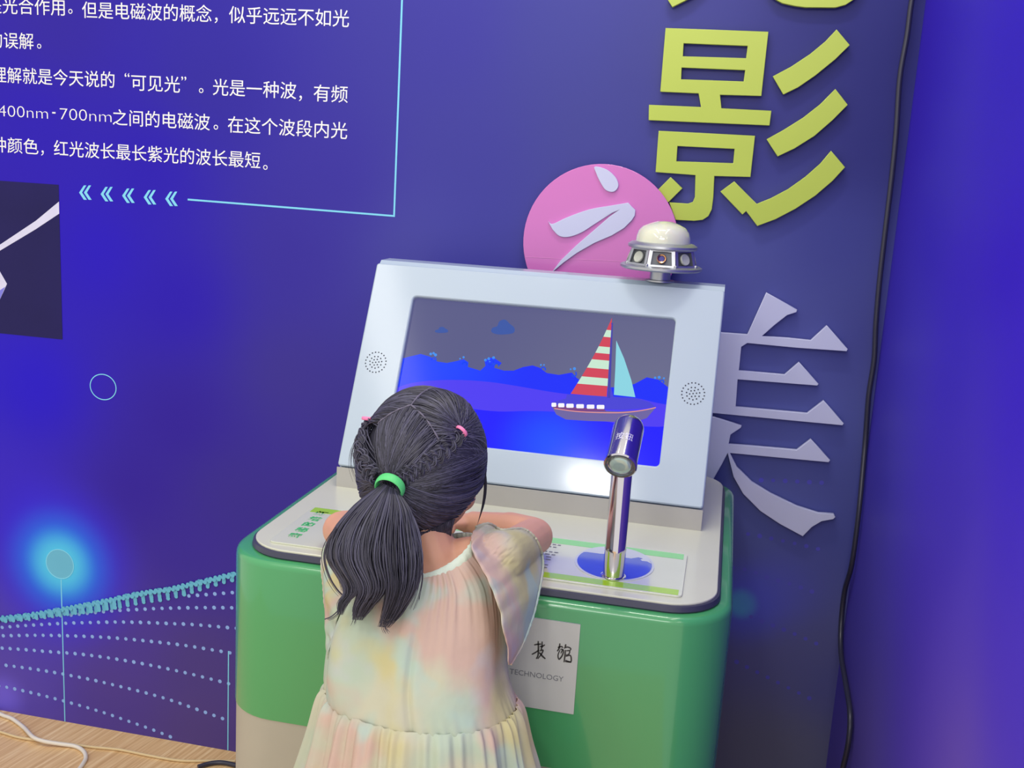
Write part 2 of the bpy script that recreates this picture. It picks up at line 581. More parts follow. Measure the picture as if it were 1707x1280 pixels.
smp = [(WALL.uv(*p), vlin(c)) for p, c in ws]
blob = at_y(100, 940, DW); blob2 = at_y(1236, 1006, DW); blob3 = at_y(1290, 990, DW); blob4 = at_y(5, 1160, DW)
wall_m = mural_mat('mural_print_and_glare', [
    (blob, 0.05, 0.30, (50, 40, 225), 0.85), (blob, 0.03, 0.20, (30, 120, 250), 0.9), (blob, 0.02, 0.125, (80, 195, 240), 0.95),
    (blob2, 0.01, 0.14, (70, 80, 200), 0.7), (blob2, 0.012, 0.05, (70, 160, 190), 0.8), (blob3, 0.0, 0.15, (80, 84, 190), 0.5), (blob4, 0.0, 0.1, (110, 95, 220), 0.7)])
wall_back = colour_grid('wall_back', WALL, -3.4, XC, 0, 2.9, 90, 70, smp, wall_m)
rs = [((1580, 100), (45, 22, 178)), ((1690, 100), (42, 4, 185)), ((1560, 350), (48, 28, 180)), ((1690, 400), (42, 0, 190)), ((1520, 560), (58, 44, 182)), ((1600, 560), (50, 26, 186)),
      ((1700, 650), (48, 2, 196)), ((1480, 800), (66, 54, 180)), ((1600, 850), (62, 40, 186)), ((1690, 900), (56, 24, 196)), ((1450, 1000), (84, 72, 186)), ((1600, 1080), (88, 66, 196)),
      ((1440, 1250), (96, 82, 180)), ((1600, 1250), (110, 84, 184)), ((1680, 1080), (80, 54, 198))]
rsm = [(RWALL.uv(*p), vlin(c)) for p, c in rs]
wall_right = colour_grid('wall_right', RWALL, 0.92, DW, 0, 2.9, 60, 50, rsm, mural_mat('blue_print', [], 0.5, 0.0))
# darker maroon strip further along the right wall, seen at the frame's edge
u = RWALL.uv(1694, 1180)[0]
plate('printed_strip', RWALL, [(u, 0.001), (u, 0.46), (0.925, 0.46), (0.925, 0.001)], 0.0005, mat('print_maroon', (82, 48, 132), 0.45, var=0.05), wall_right)


def floor_mat():
    m = bpy.data.materials.new('oak_laminate'); m.use_nodes = True
    nt = m.node_tree; b = nt.nodes['Principled BSDF']; L = nt.links.new
    tc = nt.nodes.new('ShaderNodeTexCoord')
    p0 = at_z(20, 1262, 0); p1 = at_z(125, 1200, 0)
    ang = math.atan2(p1.y - p0.y, p1.x - p0.x)
    mp = nt.nodes.new('ShaderNodeMapping'); mp.inputs['Rotation'].default_value = (0, 0, -ang)
    mp.inputs['Scale'].default_value = (1, 1, 1)
    L(tc.outputs['Object'], mp.inputs['Vector'])
    mp2 = nt.nodes.new('ShaderNodeMapping'); mp2.inputs['Scale'].default_value = (4, 110, 1)
    mp2.vector_type = 'POINT'
    L(mp.outputs['Vector'], mp2.inputs['Vector'])
    n = nt.nodes.new('ShaderNodeTexNoise'); n.inputs['Scale'].default_value = 1; n.inputs['Detail'].default_value = 6; n.inputs['Roughness'].default_value = 0.65
    L(mp2.outputs['Vector'], n.inputs['Vector'])
    cr = nt.nodes.new('ShaderNodeValToRGB')
    cr.color_ramp.elements[0].position = 0.3; cr.color_ramp.elements[0].color = (*lin((196, 154, 104)), 1)
    cr.color_ramp.elements[1].position = 0.7; cr.color_ramp.elements[1].color = (*lin((244, 216, 170)), 1)
    e = cr.color_ramp.elements.new(0.5); e.color = (*lin((222, 184, 134)), 1)
    L(n.outputs['Fac'], cr.inputs['Fac']); L(cr.outputs['Color'], b.inputs['Base Color'])
    b.inputs['Roughness'].default_value = 0.4
    bp = nt.nodes.new('ShaderNodeBump'); bp.inputs['Strength'].default_value = 0.15; bp.inputs['Distance'].default_value = 0.001
    L(n.outputs['Fac'], bp.inputs['Height']); L(bp.outputs['Normal'], b.inputs['Normal'])
    return m


bm = bmesh.new()
for z in (0,):
    vs = [bm.verts.new(p) for p in ((-3.4, -1.2, 0), (XC, -1.2, 0), (XC, DW, 0), (-3.4, DW, 0))]
    bm.faces.new(vs)
link('floor', bm_mesh(bm), floor_mat(), kind='structure')

# ------------------------------------------------------------ printed graphics on the mural wall


def wall_text(body, x0, y0, x1, y1, em):
    a = WALL.uv(x0, y0); b = WALL.uv(x1, y1)
    return text_mesh(body, WALL, ((a[0] + b[0]) / 2, (a[1] + b[1]) / 2), em, b[0] - a[0], 0, w=0.0002, bold=0.0)


EM = 0.041
rows = [
    [('是光合作用', -22, 8, 108, 13), ('。', 114, 19, 121, 19), ('但是电磁波的概念', 137, 14, 353, 25), ('，', 358, 34, 363, 34), ('似乎远远不如光', 382, 24, 582, 31)],
    [('的误解', -18, 66, 56, 69), ('。', 61, 77, 70, 77)],
    [('理解就是今天说的', -13, 123, 191, 134), ('“', 207, 125, 217, 125), ('可见光', 219, 137, 300, 141), ('”', 302, 131, 311, 131), ('。', 331, 151, 340, 151), ('光是一种波', 355, 144, 494, 152), ('，', 498, 164, 504, 164), ('有频', 523, 155, 580, 157)],
    [('400nm', -3, 184, 80, 189), ('-', 83, 188, 97, 188), ('700nm', 100, 189, 186, 195), ('之间的电磁波', 188, 195, 350, 204), ('。', 356, 212, 364, 212), ('在这个波段内光', 380, 207, 579, 218)],
    [('种颜色', -14, 240, 64, 245), ('，', 68, 255, 74, 255), ('红光波长最长紫光的波长最短', 90, 246, 434, 268), ('。', 438, 279, 447, 279)],
]
for r in rows:
    ms = []
    for s, x0, y0, x1, y1 in r:
        if s in '。，“”-':
            ms.append(text_mesh(s, WALL, WALL.uv((x0 + x1) / 2, (y0 + y1) / 2), EM * 0.9, w=0.0002, bold=0.0))
        else:
            ms.append(wall_text(s, x0, y0, x1, y1, 0.040 if 'nm' in s else EM))
    link('text_line', join(ms), M['print_white'], wall_back)

# cyan frame line around the text
fr = [WALL.uv(666, -60), WALL.uv(657, 360), WALL.uv(313, 332.5)]
fr[0] = (fr[1][0], fr[0][1])
t = 0.0042
plate('frame_line', WALL, [(fr[0][0] - t / 2, 2.6), (fr[0][0] + t / 2, 2.6), (fr[1][0] + t / 2, fr[1][1] - t / 2), (fr[2][0], fr[2][1] - t / 2), (fr[2][0], fr[2][1] + t / 2), (fr[1][0] - t / 2, fr[1][1] + t / 2)], 0.0003, M['print_cyan'], wall_back, 0.0002)
for i in range(5):
    cx, cy = 142 + 35.9 * i, 321 + 2.6 * i
    ms = []
    for dx in (-5, 3):
        ms.append(flat_mesh(WALL, [pxl(WALL, [(cx + dx + 3, cy - 12), (cx + dx + 7, cy - 12), (cx + dx, cy), (cx + dx + 8, cy + 12), (cx + dx + 3, cy + 12), (cx + dx - 5, cy)])], 0.0003, 0.0002))
    link('chevron', join(ms), M['print_cyan'], wall_back)
# thin ring
c = WALL.uv(172, 645)
plate('ring_outline', WALL, [circle(c, 0.0375, 40, 0.034), circle(c, 0.0352, 40, 0.0317)], 0.0003, M['print_cyan'], wall_back, 0.0002)
# glowing node: disc, rim, stem
c = WALL.uv(100, 940)
plate('node_disc', WALL, circle(c, 0.040, 40), 0.0003, M['print_teal'], wall_back, 0.0002)
plate('node_rim', WALL, [circle(c, 0.0418, 40), circle(c, 0.0395, 40)], 0.0003, M['print_cyan'], wall_back, 0.0005)
a = WALL.uv(102, 966)
plate('stem_line', WALL, [(a[0] - 0.0014, 0.001), (a[0] + 0.0014, 0.001), (a[0] + 0.0014, a[1]), (a[0] - 0.0014, a[1])], 0.0003, M['print_cyan'], wall_back, 0.0002)
a = WALL.uv(381, 1085)
plate('stem_line', WALL, [(a[0] - 0.0014, 0.001), (a[0] + 0.0014, 0.001), (a[0] + 0.0014, a[1]), (a[0] - 0.0014, a[1])], 0.0003, M['print_cyan'], wall_back, 0.0002)


def dot_rows(rows, step, r, scale, ox, oy, rj=0.0, lift=0.0):
    bm = bmesh.new()
    cnt = 0
    for row in rows:
        pts = [WALL.uv(ox + x / scale, oy + y / scale) for x, y in row]
        pts = smooth_loop(pts, 12, False)
        # walk at equal spacing
        acc = 0; last = pts[0]; out = [last]
        for p in pts[1:]:
            d = math.hypot(p[0] - last[0], p[1] - last[1])
            while acc + d >= step:
                tt = (step - acc) / d
                last = (last[0] + (p[0] - last[0]) * tt, last[1] + (p[1] - last[1]) * tt)
                out.append(last); d = math.hypot(p[0] - last[0], p[1] - last[1]); acc = 0
            acc += d; last = p
        for q in out:
            if q[1] < r: continue
            rr = r * (1 + random.uniform(-rj, rj))
            n = 10; cnt += 1
            hh = 0.0004 + lift * cnt
            vs = [bm.verts.new(WALL.p(q[0] + rr * math.cos(2 * math.pi * k / n), q[1] + rr * math.sin(2 * math.pi * k / n), hh)) for k in range(n)]
            bm.faces.new(vs)
    return bm


r1 = [[(10, 655), (80, 649), (190, 642), (300, 636), (410, 633), (520, 631), (640, 633), (760, 638), (870, 643), (1060, 660)],
      [(15, 692), (160, 690), (300, 692), (450, 698), (560, 706), (680, 718), (800, 732), (910, 749), (1060, 774)],
      [(10, 747), (115, 754), (220, 763), (330, 771), (440, 784), (550, 801), (660, 821), (770, 844), (885, 871), (1060, 916)],
      [(-8, 819), (100, 833), (200, 848), (300, 866), (415, 889), (520, 914), (630, 941), (740, 972), (845, 1008), (990, 1060)],
      [(-5, 914), (65, 928), (165, 951), (265, 977), (370, 1006), (475, 1038), (575, 1073), (680, 1110), (785, 1152), (860, 1182)],
      [(20, 1035), (50, 1044), (85, 1054), (120, 1062)],
      [(316, 600), (430, 588), (545, 578), (620, 575), (700, 571), (820, 568), (935, 567), (1060, 568)],
      [(25, 628), (100, 622), (205, 610), (280, 602)],
      [(840, 515), (918, 509), (1060, 498)]]
step = (Vector(WALL.uv(500 / 2.667, 1080)) - Vector(WALL.uv(537 / 2.667, 1080))).length
bm = dot_rows(r1, step, 0.0052, 2.667, 0, 800, 0.06)
me = bpy.data.meshes.new('m'); bm.to_mesh(me); bm.free()
link('printed_dots', me, M['print_dot'], wall_back, kind='stuff')
band = [[], [], [], [], []]
top = [(-20, 614), (120, 598), (270, 572), (400, 548), (500, 528), (640, 498), (750, 482), (830, 464), (950, 436), (1060, 410)]
thk = [12, 14, 24, 34, 40, 46, 46, 44, 34, 30]
for k in range(6):
    if k >= len(band): band.append([])
    band[k] = [(x - (k * 3 if x > 500 else 0), y + th * k / 5) for (x, y), th in zip(top, thk)]
bm = dot_rows(band, step * 0.98, 0.0058, 2.667, 0, 800, 0.1, 0.000012)
bm3 = dot_rows([[(x + 18, y + 2) for x, y in band[j_] if x < 560] for j_ in range(1, 5)], step * 0.98, 0.0058, 2.667, 0, 800, 0.1, 0.000012)
for v in bm3.verts: v.co.y -= 0.006
tm = bpy.data.meshes.new('t'); bm3.to_mesh(tm); bm3.free(); bm.from_mesh(tm)
bm2 = dot_rows([band[0], [(x + 14, y + 4) for x, y in band[0]]], step * 0.55, 0.0058, 2.667, 0, 800, 0.1, 0.00001)
for v in bm2.verts: v.co.y -= 0.0035
tm = bpy.data.meshes.new('t'); bm2.to_mesh(tm); bm2.free(); bm.from_mesh(tm)
me = bpy.data.meshes.new('m'); bm.to_mesh(me); bm.free()
link('printed_dot_crest', me, M['print_teal'], wall_back, kind='stuff')
r2 = [[(1269, 800), (1300, 801), (1340, 803), (1382, 805)],
      [(1247, 890), (1270, 894), (1308, 902), (1340, 909), (1372, 917)],
      [(1222, 946), (1246, 950), (1282, 963), (1320, 974), (1362, 989)],
      [(1252, 1028), (1290, 1043), (1326, 1057), (1362, 1073)],
      [(1228, 1103), (1264, 1121), (1298, 1138), (1332, 1155), (1352, 1165)]]
step = (Vector(WALL.uv(1290, 800)) - Vector(WALL.uv(1311, 802))).length
bm = dot_rows(r2, step * 0.95, 0.005, 1, 0, 0, 0.15)
me = bpy.data.meshes.new('m'); bm.to_mesh(me); bm.free()
link('printed_dots', me, M['print_violet'], wall_back, kind='stuff')
# dark photograph with a light beam and a crystal
pp = plate('photo_print', WALL, [(-2.2, WALL.uv(98, 308)[1]), (WALL.uv(101, 430)[0], WALL.uv(98, 308)[1]), (WALL.uv(101, 430)[0], WALL.uv(106, 566)[1]), (-2.2, WALL.uv(106, 566)[1])], 0.0004, M['photo_dark'], wall_back, 0.0002)
ue = WALL.uv(101, 430)[0]
bx = pxl(WALL, [(-60, 450), (0, 408), (60, 368), (99, 336), (99.5, 356), (60, 382), (0, 418), (-60, 454)])
bx = [(min(a, ue), b) for a, b in bx]
plate('light_beam', WALL, bx, 0.0003, M['photo_beam'], pp, 0.0007)
plate('crystal', WALL, pxl(WALL, [(-30, 420), (0, 452), (12, 473), (0, 500), (-30, 540)]), 0.0003, M['photo_beam'], pp, 0.0007)
plate('crystal_facet', WALL, pxl(WALL, [(-30, 500), (0, 484), (9, 478), (0, 500), (-30, 540)]), 0.0003, M['photo_glow'], pp, 0.0011)

# ------------------------------------------------------------ raised sign characters
SC, OX, OY = 2.4386, 850, 0


def z2(pts): return pxl(WALL, pts, SC, OX, OY)


def sign(name, loc_px, label, cat):
    p = at_y(*loc_px, DW)
    return thing(name, (p.x, DW, p.z), label, cat, 'raised characters on the mural')


T = 0.012
yk = sign('sign_character', (1240, 375), 'lime green raised character of a box, base and three slanting strokes, above the pink disc', 'sign')
plate('stroke', WALL, [z2([(635, 118), (1050, 133), (1022, 393), (855, 388), (860, 442), (1062, 452), (1055, 512), (566, 490), (568, 428), (778, 437), (768, 382), (613, 375)]),
                       z2([(708, 180), (966, 190), (960, 240), (704, 232)]), z2([(700, 278), (956, 288), (950, 334), (697, 325)])], T, M['lime'], yk, 0.004, 0.0008)
plate('stroke', WALL, [z2([(607, 533), (996, 553), (978, 720), (832, 716), (828, 800), (822, 850), (808, 878), (785, 893), (750, 897), (675, 893), (650, 822), (725, 827), (745, 820), (753, 800), (755, 712), (594, 700)]),
                       z2([(683, 595), (913, 606), (908, 664), (678, 656)])], T, M['lime'], yk, 0.004, 0.0008)
plate('stroke', WALL, z2([(655, 720), (703, 765), (650, 818), (590, 868), (545, 818), (605, 770)]), T, M['lime'], yk, 0.004, 0.0008)
plate('stroke', WALL, z2([(912, 737), (960, 785), (1003, 828), (1060, 805), (1130, 768), (1200, 718), (1260, 665), (1303, 614), (1360, 680), (1310, 735), (1240, 795), (1160, 848), (1080, 890), (1005, 918), (960, 858), (945, 872), (900, 825), (856, 778)]), T, M['lime'], yk, 0.004, 0.0008)
plate('stroke', WALL, z2([(1325, 124), (1379, 187), (1320, 245), (1240, 310), (1170, 358), (1110, 387), (1068, 313), (1140, 275), (1220, 222), (1280, 172)]), T, M['lime'], yk, 0.004, 0.0008)
plate('stroke', WALL, z2([(1320, 364), (1371, 428), (1310, 490), (1235, 555), (1155, 605), (1087, 637), (1043, 567), (1110, 530), (1190, 480), (1260, 425)]), T, M['lime'], yk, 0.004, 0.0008)

gk = sign('sign_character', (1250, 14), 'lime green raised character cut off by the top edge, only its feet showing', 'sign')
plate('stroke', WALL, z2([(640, -2), (662, 34), (740, -5), (800, -60), (850, -140), (866, -250), (1040, -245), (1035, -60), (1065, -5), (1105, 18), (1160, 30), (1200, 35), (1320, 36), (1362, 25), (1400, 0), (1430, -60), (1440, -130), (1365, -140), (1350, -70), (1320, -40), (1220, -42), (1135, -55), (1120, -90), (1122, -240), (1420, -228), (1424, -300), (570, -340), (566, -265), (780, -252), (765, -150), (725, -80)]), T, M['lime'], gk, 0.004, 0.0008)
plate('stroke', WALL, z2([(960, -560), (1045, -556), (1040, -340), (955, -345)]), T, M['lime'], gk, 0.004, 0.0008)
plate('stroke', WALL, z2([(640, -540), (705, -500), (790, -380), (720, -345), (640, -440)]), T, M['lime'], gk, 0.004, 0.0008)
plate('stroke', WALL, z2([(1300, -520), (1375, -480), (1290, -330), (1215, -360)]), T, M['lime'], gk, 0.004, 0.0008)

dk = sign('sign_disc', (1003, 535), 'pink round disc with white brush character on the mural behind the display', 'sign')
c = WALL.uv(1002, 405)
rad = (WALL.uv(1002, 405)[0] - WALL.uv(876, 396)[0])
plate('disc', WALL, circle(c, rad, 72), 0.008, M['pink'], dk, 0.017, 0.001)
A = smooth_loop([(165, 898), (183, 908), (240, 882), (330, 850), (420, 834), (486, 823)], 4, False) + [(500, 838), (515, 852), (513, 875), (500, 895), (470, 925), (420, 955), (350, 985), (280, 1025), (225, 1065), (176, 1106), (215, 1055), (280, 992), (350, 932), (410, 880), (455, 848), (478, 838)] + smooth_loop([(478, 838), (420, 866), (350, 910), (300, 942), (250, 960), (210, 957), (182, 930)], 4, False)[1:]
plate('white_stroke', WALL, z2(A), 0.005, M['white_acrylic'], dk, 0.025, 0.0006)
plate('white_stroke', WALL, z2(smooth_loop([(352, 678), (400, 690), (436, 722), (447, 756), (428, 779), (396, 772), (374, 740), (358, 705)], 4)), 0.005, M['white_acrylic'], dk, 0.025, 0.0006)
s0 = WALL.uv(*(850 + 72 / SC, 1040 / SC)); s1 = WALL.uv(850 + 560 / SC, 1062 / SC)
plate('seam', WALL, [(s0[0], s0[1]), (s1[0], s1[1]), (s1[0], s1[1] - 0.0012), (s0[0], s0[1] - 0.0012)], 0.0003, mat('pink_edge', (226, 140, 205), 0.2, var=0.02), dk, 0.0251)


def z3(pts): return pxl(WALL, pts, 2.812, 1100, 450)


jk = sign('sign_character', (1290, 890), 'pale lilac raised serif character between the display and the hanging black cable', 'sign')
plate('stroke', WALL, [z3([(498, 103), (642, 182), (638, 194), (595, 208), (535, 255), (478, 305), (600, 314), (705, 325), (780, 256), (878, 366), (872, 376), (640, 360), (410, 338), (382, 355), (370, 466), (583, 485), (650, 427), (742, 528), (735, 536), (365, 507), (355, 635), (688, 665), (765, 606), (860, 712), (852, 721), (250, 664), (60, 648), (100, 500), (125, 250), (115, 190), (150, 150), (230, 190), (225, 285), (410, 298)])], T, M['white_acrylic'], jk, 0.004, 0.0008)
plate('stroke', WALL, [z3([(60, 660), (255, 682), (383, 722), (380, 732), (332, 764), (322, 808), (640, 836), (705, 786), (796, 883), (788, 893), (330, 850), (360, 915), (430, 985), (520, 1040), (640, 1098), (740, 1130), (812, 1135), (820, 1148), (810, 1158), (755, 1168), (710, 1195), (668, 1238), (560, 1180), (470, 1120), (390, 1040), (345, 960), (318, 850), (290, 905), (250, 975), (200, 1010), (60, 1000)])], T, M['white_acrylic'], jk, 0.004, 0.0008)

# ------------------------------------------------------------ exhibit console
ZR, ZT = 0.900, 0.915
X0, X1, Y0, Y1 = -0.784, 0.057, 1.522, 2.335
con = thing('exhibit_console', ((X0 + X1) / 2, (Y0 + Y1) / 2, 0), 'glossy green exhibit console with rounded corners, off-white top plate and white lower cabinet', 'console')


def rl(d, z, r=0.10):
    return [Vector((x, y, z)) for x, y in rrect(X0 + d, X1 - d, Y0 + d, Y1 - d, r - d if r - d > 0.01 else 0.01)]


ZB = 0.620
link('green_body', loft([rl(0.0, ZB), rl(0, ZR - 0.012), rl(0.0015, ZR - 0.006), rl(0.005, ZR - 0.002), rl(0.011, ZR), rl(0.05, ZR)]), M['green'], con, 40)
link('cabinet', loft([rl(0.012, 0.06), rl(0.002, 0.065), rl(0.002, ZB)]), M['cabinet'], con, 40)
link('toe_kick', loft([rl(0.03, 0.0), rl(0.03, 0.06)]), M['gasket'], con, 40)


def pl(x0, x1, y0, y1, r, z): return [Vector((x, y, z)) for x, y in rrect(x0, x1, y0, y1, r)]


PX0, PX1, PY0, PY1 = -0.752, 0.031, 1.545, 2.305
link('gasket', loft([pl(PX0 - .002, PX1 + .002, PY0 - .002, PY1, .082, ZR - .002), pl(PX0 - .006, PX1 + .006, PY0 - .006, PY1 + .003, .086, ZR + .003), pl(PX0 - .004, PX1 + .004, PY0 - .004, PY1, .084, ZT - .004), pl(PX0, PX1, PY0, PY1, .08, ZT - .003)]), M['gasket'], con, 50)
link('top_plate', loft([pl(PX0, PX1, PY0, PY1, .08, ZT - .004), pl(PX0, PX1, PY0, PY1, .08, ZT - .001), pl(PX0 + .001, PX1 - .001, PY0 + .001, PY1 - .001, .079, ZT)]), M['top'], con, 40)

TOP = Plane((0, 0, ZT), (1, 0, 0), (0, 1, 0))
lx0, lx1, ly0, ly1 = -0.712, -0.023, 1.570, 1.766
lab = plate('label_panel', TOP, rrect(lx0, lx1, ly0, ly1, 0.010, 4), 0.003, M['panel'], con, 0.0, 0.0006, label='clear-edged label panel inset in the off-white top')
yA = ly1 - 0.030


def band_mesh(x0, x1, y0, y1, x2=None, x3=None): return [(x0, y0), (x1, y0), (x3 if x3 is not None else x1, y1), (x2 if x2 is not None else x0, y1)]


plate('green_band', TOP, band_mesh(-0.45, lx1 - .006, yA, ly1 - .004), 0.0003, M['panel_green'], lab, 0.003, label='light green printed band')
plate('lime_band', TOP, band_mesh(lx0 + .005, -0.45, yA, ly1 - .004), 0.0003, M['panel_lime'], lab, 0.003, label='lime printed band')
plate('lime_band', TOP, band_mesh(-0.45, lx1 - .006, ly0 + .004, ly0 + .026), 0.0003, M['panel_lime'], lab, 0.003, label='lime printed band')
# vertical title, read from the back towards the front
ms = []
for i, ch in enumerate('灯塔的秘密'):
    px, py = [(535, 858.5), (525, 867.5), (514.5, 876.5), (503.5, 885.5), (491.5, 895)][i]
    ms.append(text_mesh(ch, TOP, TOP.uv(px, py), 0.0225, w=0.003, thick=0.0003, bold=0.0008, sx=1.0))
link('title_lettering', join(ms), M['panel_text'], lab)
# small grey lines of text: tiny dashes too small to read
bm = bmesh.new()
for k in range(10):
    y = yA - 0.010 - k * 0.0125
    x = -0.375
    while x < -0.245:
        wd = random.uniform(0.004, 0.009)
        if random.random() < 0.85:
            f = bm.faces.new([bm.verts.new(TOP.p(a, b, 0.0033)) for a, b in ((x, y), (x + wd, y), (x + wd, y + 0.0045), (x, y + 0.0045))])
        x += wd + 0.003
me = bpy.data.meshes.new('m'); bm.to_mesh(me); bm.free()
link('fine_print', me, M['grey_text'], lab, kind='stuff')
oc = TOP.uv(1024, 942)
orx = (TOP.uv(1091, 948)[0] - TOP.uv(957, 938)[0]) / 2
ory = (TOP.uv(1027, 914)[1] - TOP.uv(1027, 971)[1]) / 2
plate('water_disc', TOP, circle(oc, orx, 56, ory), 0.0012, M['silver_print'], lab, 0.003, label='silver round badge at the foot of the spout')
wv = [(oc[0] + math.cos(a) * orx * 0.94, oc[1] + math.sin(a) * ory * 0.94) for a in [R(d) for d in range(-205, 30, 8)]]
wtop = pxl(TOP, [(1086, 944), (1078, 940), (1070, 939), (1066, 936), (1071, 935), (1064, 933), (1052, 935), (1038, 933), (1020, 928), (1000, 927), (985, 925), (977, 924)])
plate('water_print', TOP, wv + wtop, 0.0004, M['water'], lab, 0.0042, label='blue wave print')

# front sign
FRT = Plane((0, Y0, 0), (1, 0, 0), (0, 0, 1)); FRT.n = Vector((0, -1, 0))
q = FRT.uv(968, 1040); q2 = FRT.uv(961, 1190)
sg = plate('front_sign', FRT, [(q[0] - 0.29, q2[1]), (q[0], q2[1]), (q[0], q[1]), (q[0] - 0.29, q[1])], 0.003, M['sign'], con, 0.0, label='pale grey rectangular plate with lettering')


def zs(pts): return pxl(FRT, pts, 7.111, 820, 1020)


strokes = [([(505, 380), (550, 372), (590, 370)], 12), ([(553, 335), (556, 420), (552, 500), (530, 545)], 14), ([(478, 492), (520, 470), (560, 440)], 12),
           ([(572, 400), (605, 395), (632, 378)], 12), ([(600, 340), (598, 400), (585, 440)], 12), ([(572, 452), (600, 440), (610, 450), (590, 490), (548, 545)], 12), ([(568, 470), (600, 510), (638, 545)], 15),
           ([(810, 362), (800, 420), (778, 455)], 13), ([(785, 410), (830, 400), (845, 415)], 12), ([(815, 430), (850, 440), (840, 500), (800, 550), (788, 500), (812, 440)], 12), ([(845, 430), (820, 480)], 10),
           ([(880, 372), (872, 410)], 13), ([(858, 420), (900, 405), (940, 425), (925, 450)], 11), ([(875, 440), (868, 520), (858, 585)], 13), ([(885, 450), (925, 450), (915, 490), (880, 500)], 11), ([(880, 515), (935, 505), (940, 580), (875, 560)], 12), ([(870, 575), (945, 585)], 12)]
ms = []
for pts, wd in strokes:
    sp = smooth_loop(pts, 4, False)
    ws_ = [0.6 + 0.7 * math.sin(math.pi * (0.15 + 0.75 * i / (len(sp) - 1))) for i in range(len(sp))]
    uvp = zs(sp)
    ms.append(flat_mesh(FRT, [stroke2d(uvp, wd / 7.111 * 0.00108, ws_)], 0.0004, 0.003))
link('brush_lettering', join(ms), M['ink'], sg)
a = FRT.uv(820 + 215 / 7.111, 1020 + 692 / 7.111); b = FRT.uv(820 + 852 / 7.111, 1020 + 785 / 7.111)
link('lettering', text_mesh('TECHNOLOGY', FRT, ((a[0] + b[0]) / 2, (a[1] + b[1]) / 2), 0.0125, b[0] - a[0], 0, 0.0003, 0.003), M['grey_text'], sg)

# ------------------------------------------------------------ display on the console
FB = Vector((0, 1.911, 0.958)); FT_ = Vector((0, 2.11, 1.345))
FACE = Plane(FB, (1, 0, 0), FT_ - FB); FACE.n = Vector((0, -(FT_ - FB).normalized().z, (FT_ - FB).normalized().y))
fh = (FT_ - FB).length
mx0, mx1 = -0.7225, -0.005
mon = thing('touch_display', ((mx0 + mx1) / 2, 2.03, ZT), 'white sloping display housing showing a red and white striped sailboat at sea', 'display')
hole = rrect(-0.631, -0.094, 0.070, 0.368, 0.008, 4)
plate('bezel', FACE, [rrect(mx0, mx1, 0.0, fh, 0.006, 4), hole], 0.014, M['housing'], mon, -0.014, 0.003)
# wedge housing behind the bezel
prof = [(1.913, ZT), (1.913, 0.953)]
p1 = FACE.p(0, 0.0, -0.0145); p2 = FACE.p(0, fh - 0.001, -0.012)
prof = [(1.914, ZT), (1.914, p1.z + 0.001), (p1.y, p1.z), (p2.y, p2.z), (2.135, 1.349), (2.19, 1.349), (2.21, 1.34), (2.225, 1.30), (2.255, ZT)]
bm = bmesh.new()
L_ = [bm.verts.new((mx0 + 0.001, y, z)) for y, z in prof]; R_ = [bm.verts.new((mx1 - 0.001, y, z)) for y, z in prof]
n = len(prof)
for k in range(n): bm.faces.new((L_[k], R_[k], R_[(k + 1) % n], L_[(k + 1) % n]))
bm.faces.new(L_[::-1]); bm.faces.new(R_)
link('housing', bm_mesh(bm), M['housing'], mon)
PL = Plane((0, 1.912, 0), (1, 0, 0), (0, 0, 1)); PL.n = Vector((0, -1, 0))
plate('plinth', PL, [(mx0, ZT), (mx1, ZT), (mx1, 0.955), (mx0, 0.955)], 0.003, M['plinth'], mon, 0.0)

SP = -0.0105
scr_sky = screen('screen_sky', (92, 94, 142), 0.8, (Vector((0.25, 0.0, 0.14)), 0.42, (112, 114, 148)))
scr = plate('screen', FACE, rrect(-0.636, -0.089, 0.065, 0.373, 0.004, 3), 0.002, scr_sky, mon, SP - 0.002, label='lit screen with a dusky sky')


def fz(pts): return pxl(FACE, pts, 2.5103, 560, 420)   # measured on the enlarged crop


def clampf(pts): return [(min(max(a, -0.631), -0.094), min(max(b, 0.070), 0.368)) for a, b in pts]


def layer(name, pts, m, k, lbl=None):
    return plate(name, FACE, clampf(pts), 0.0002, m, scr, SP + 0.0003 * k, label=lbl)


g1 = FACE.p(-0.40, 0.10, 0) - WLOC[scr.name]
back_wave = [(230, 445), (275, 438), (300, 432), (350, 420), (390, 432), (420, 452), (460, 458), (500, 450), (530, 442), (550, 455), (548, 475), (560, 478), (600, 490), (622, 470), (618, 448), (640, 435), (660, 438), (690, 458), (680, 470), (665, 460), (658, 478), (700, 490), (740, 490), (780, 475), (820, 468), (850, 478), (880, 500), (930, 508), (985, 498), (1005, 520), (1040, 545), (1120, 560), (1200, 560), (1250, 545), (1300, 518), (1350, 528), (1390, 560), (1420, 560), (1420, 700), (230, 640)]
layer('far_wave', fz(back_wave), screen('screen_blue', (0, 34, 240), 1.0, (FACE.p(-0.55, 0.25, 0) - WLOC[scr.name], 0.2, (0, 60, 250))), 1, 'bright blue curling waves')
mid_wave = smooth_loop([(220, 575), (300, 545), (400, 532), (520, 530), (640, 538), (760, 556), (900, 580), (1000, 592), (1120, 600), (1250, 605), (1340, 625), (1430, 640)], 4, False)
layer('near_wave', fz(mid_wave + [(1430, 950), (220, 800)]), screen('screen_violet', (72, 52, 238), 0.95), 2, 'violet blue swell')
front = smooth_loop([(220, 600), (400, 625), (560, 650), (680, 662), (800, 660), (930, 665), (1000, 690), (1100, 700), (1250, 722), (1430, 728)], 4, False)
layer('deep_water', fz(front + [(1430, 1000), (220, 900)]), screen('screen_deep', (10, 2, 252), 1.0, (FACE.p(-0.31, 0.09, 0) - WLOC[scr.name], 0.13, (0, 70, 255))), 3, 'deep saturated blue water')
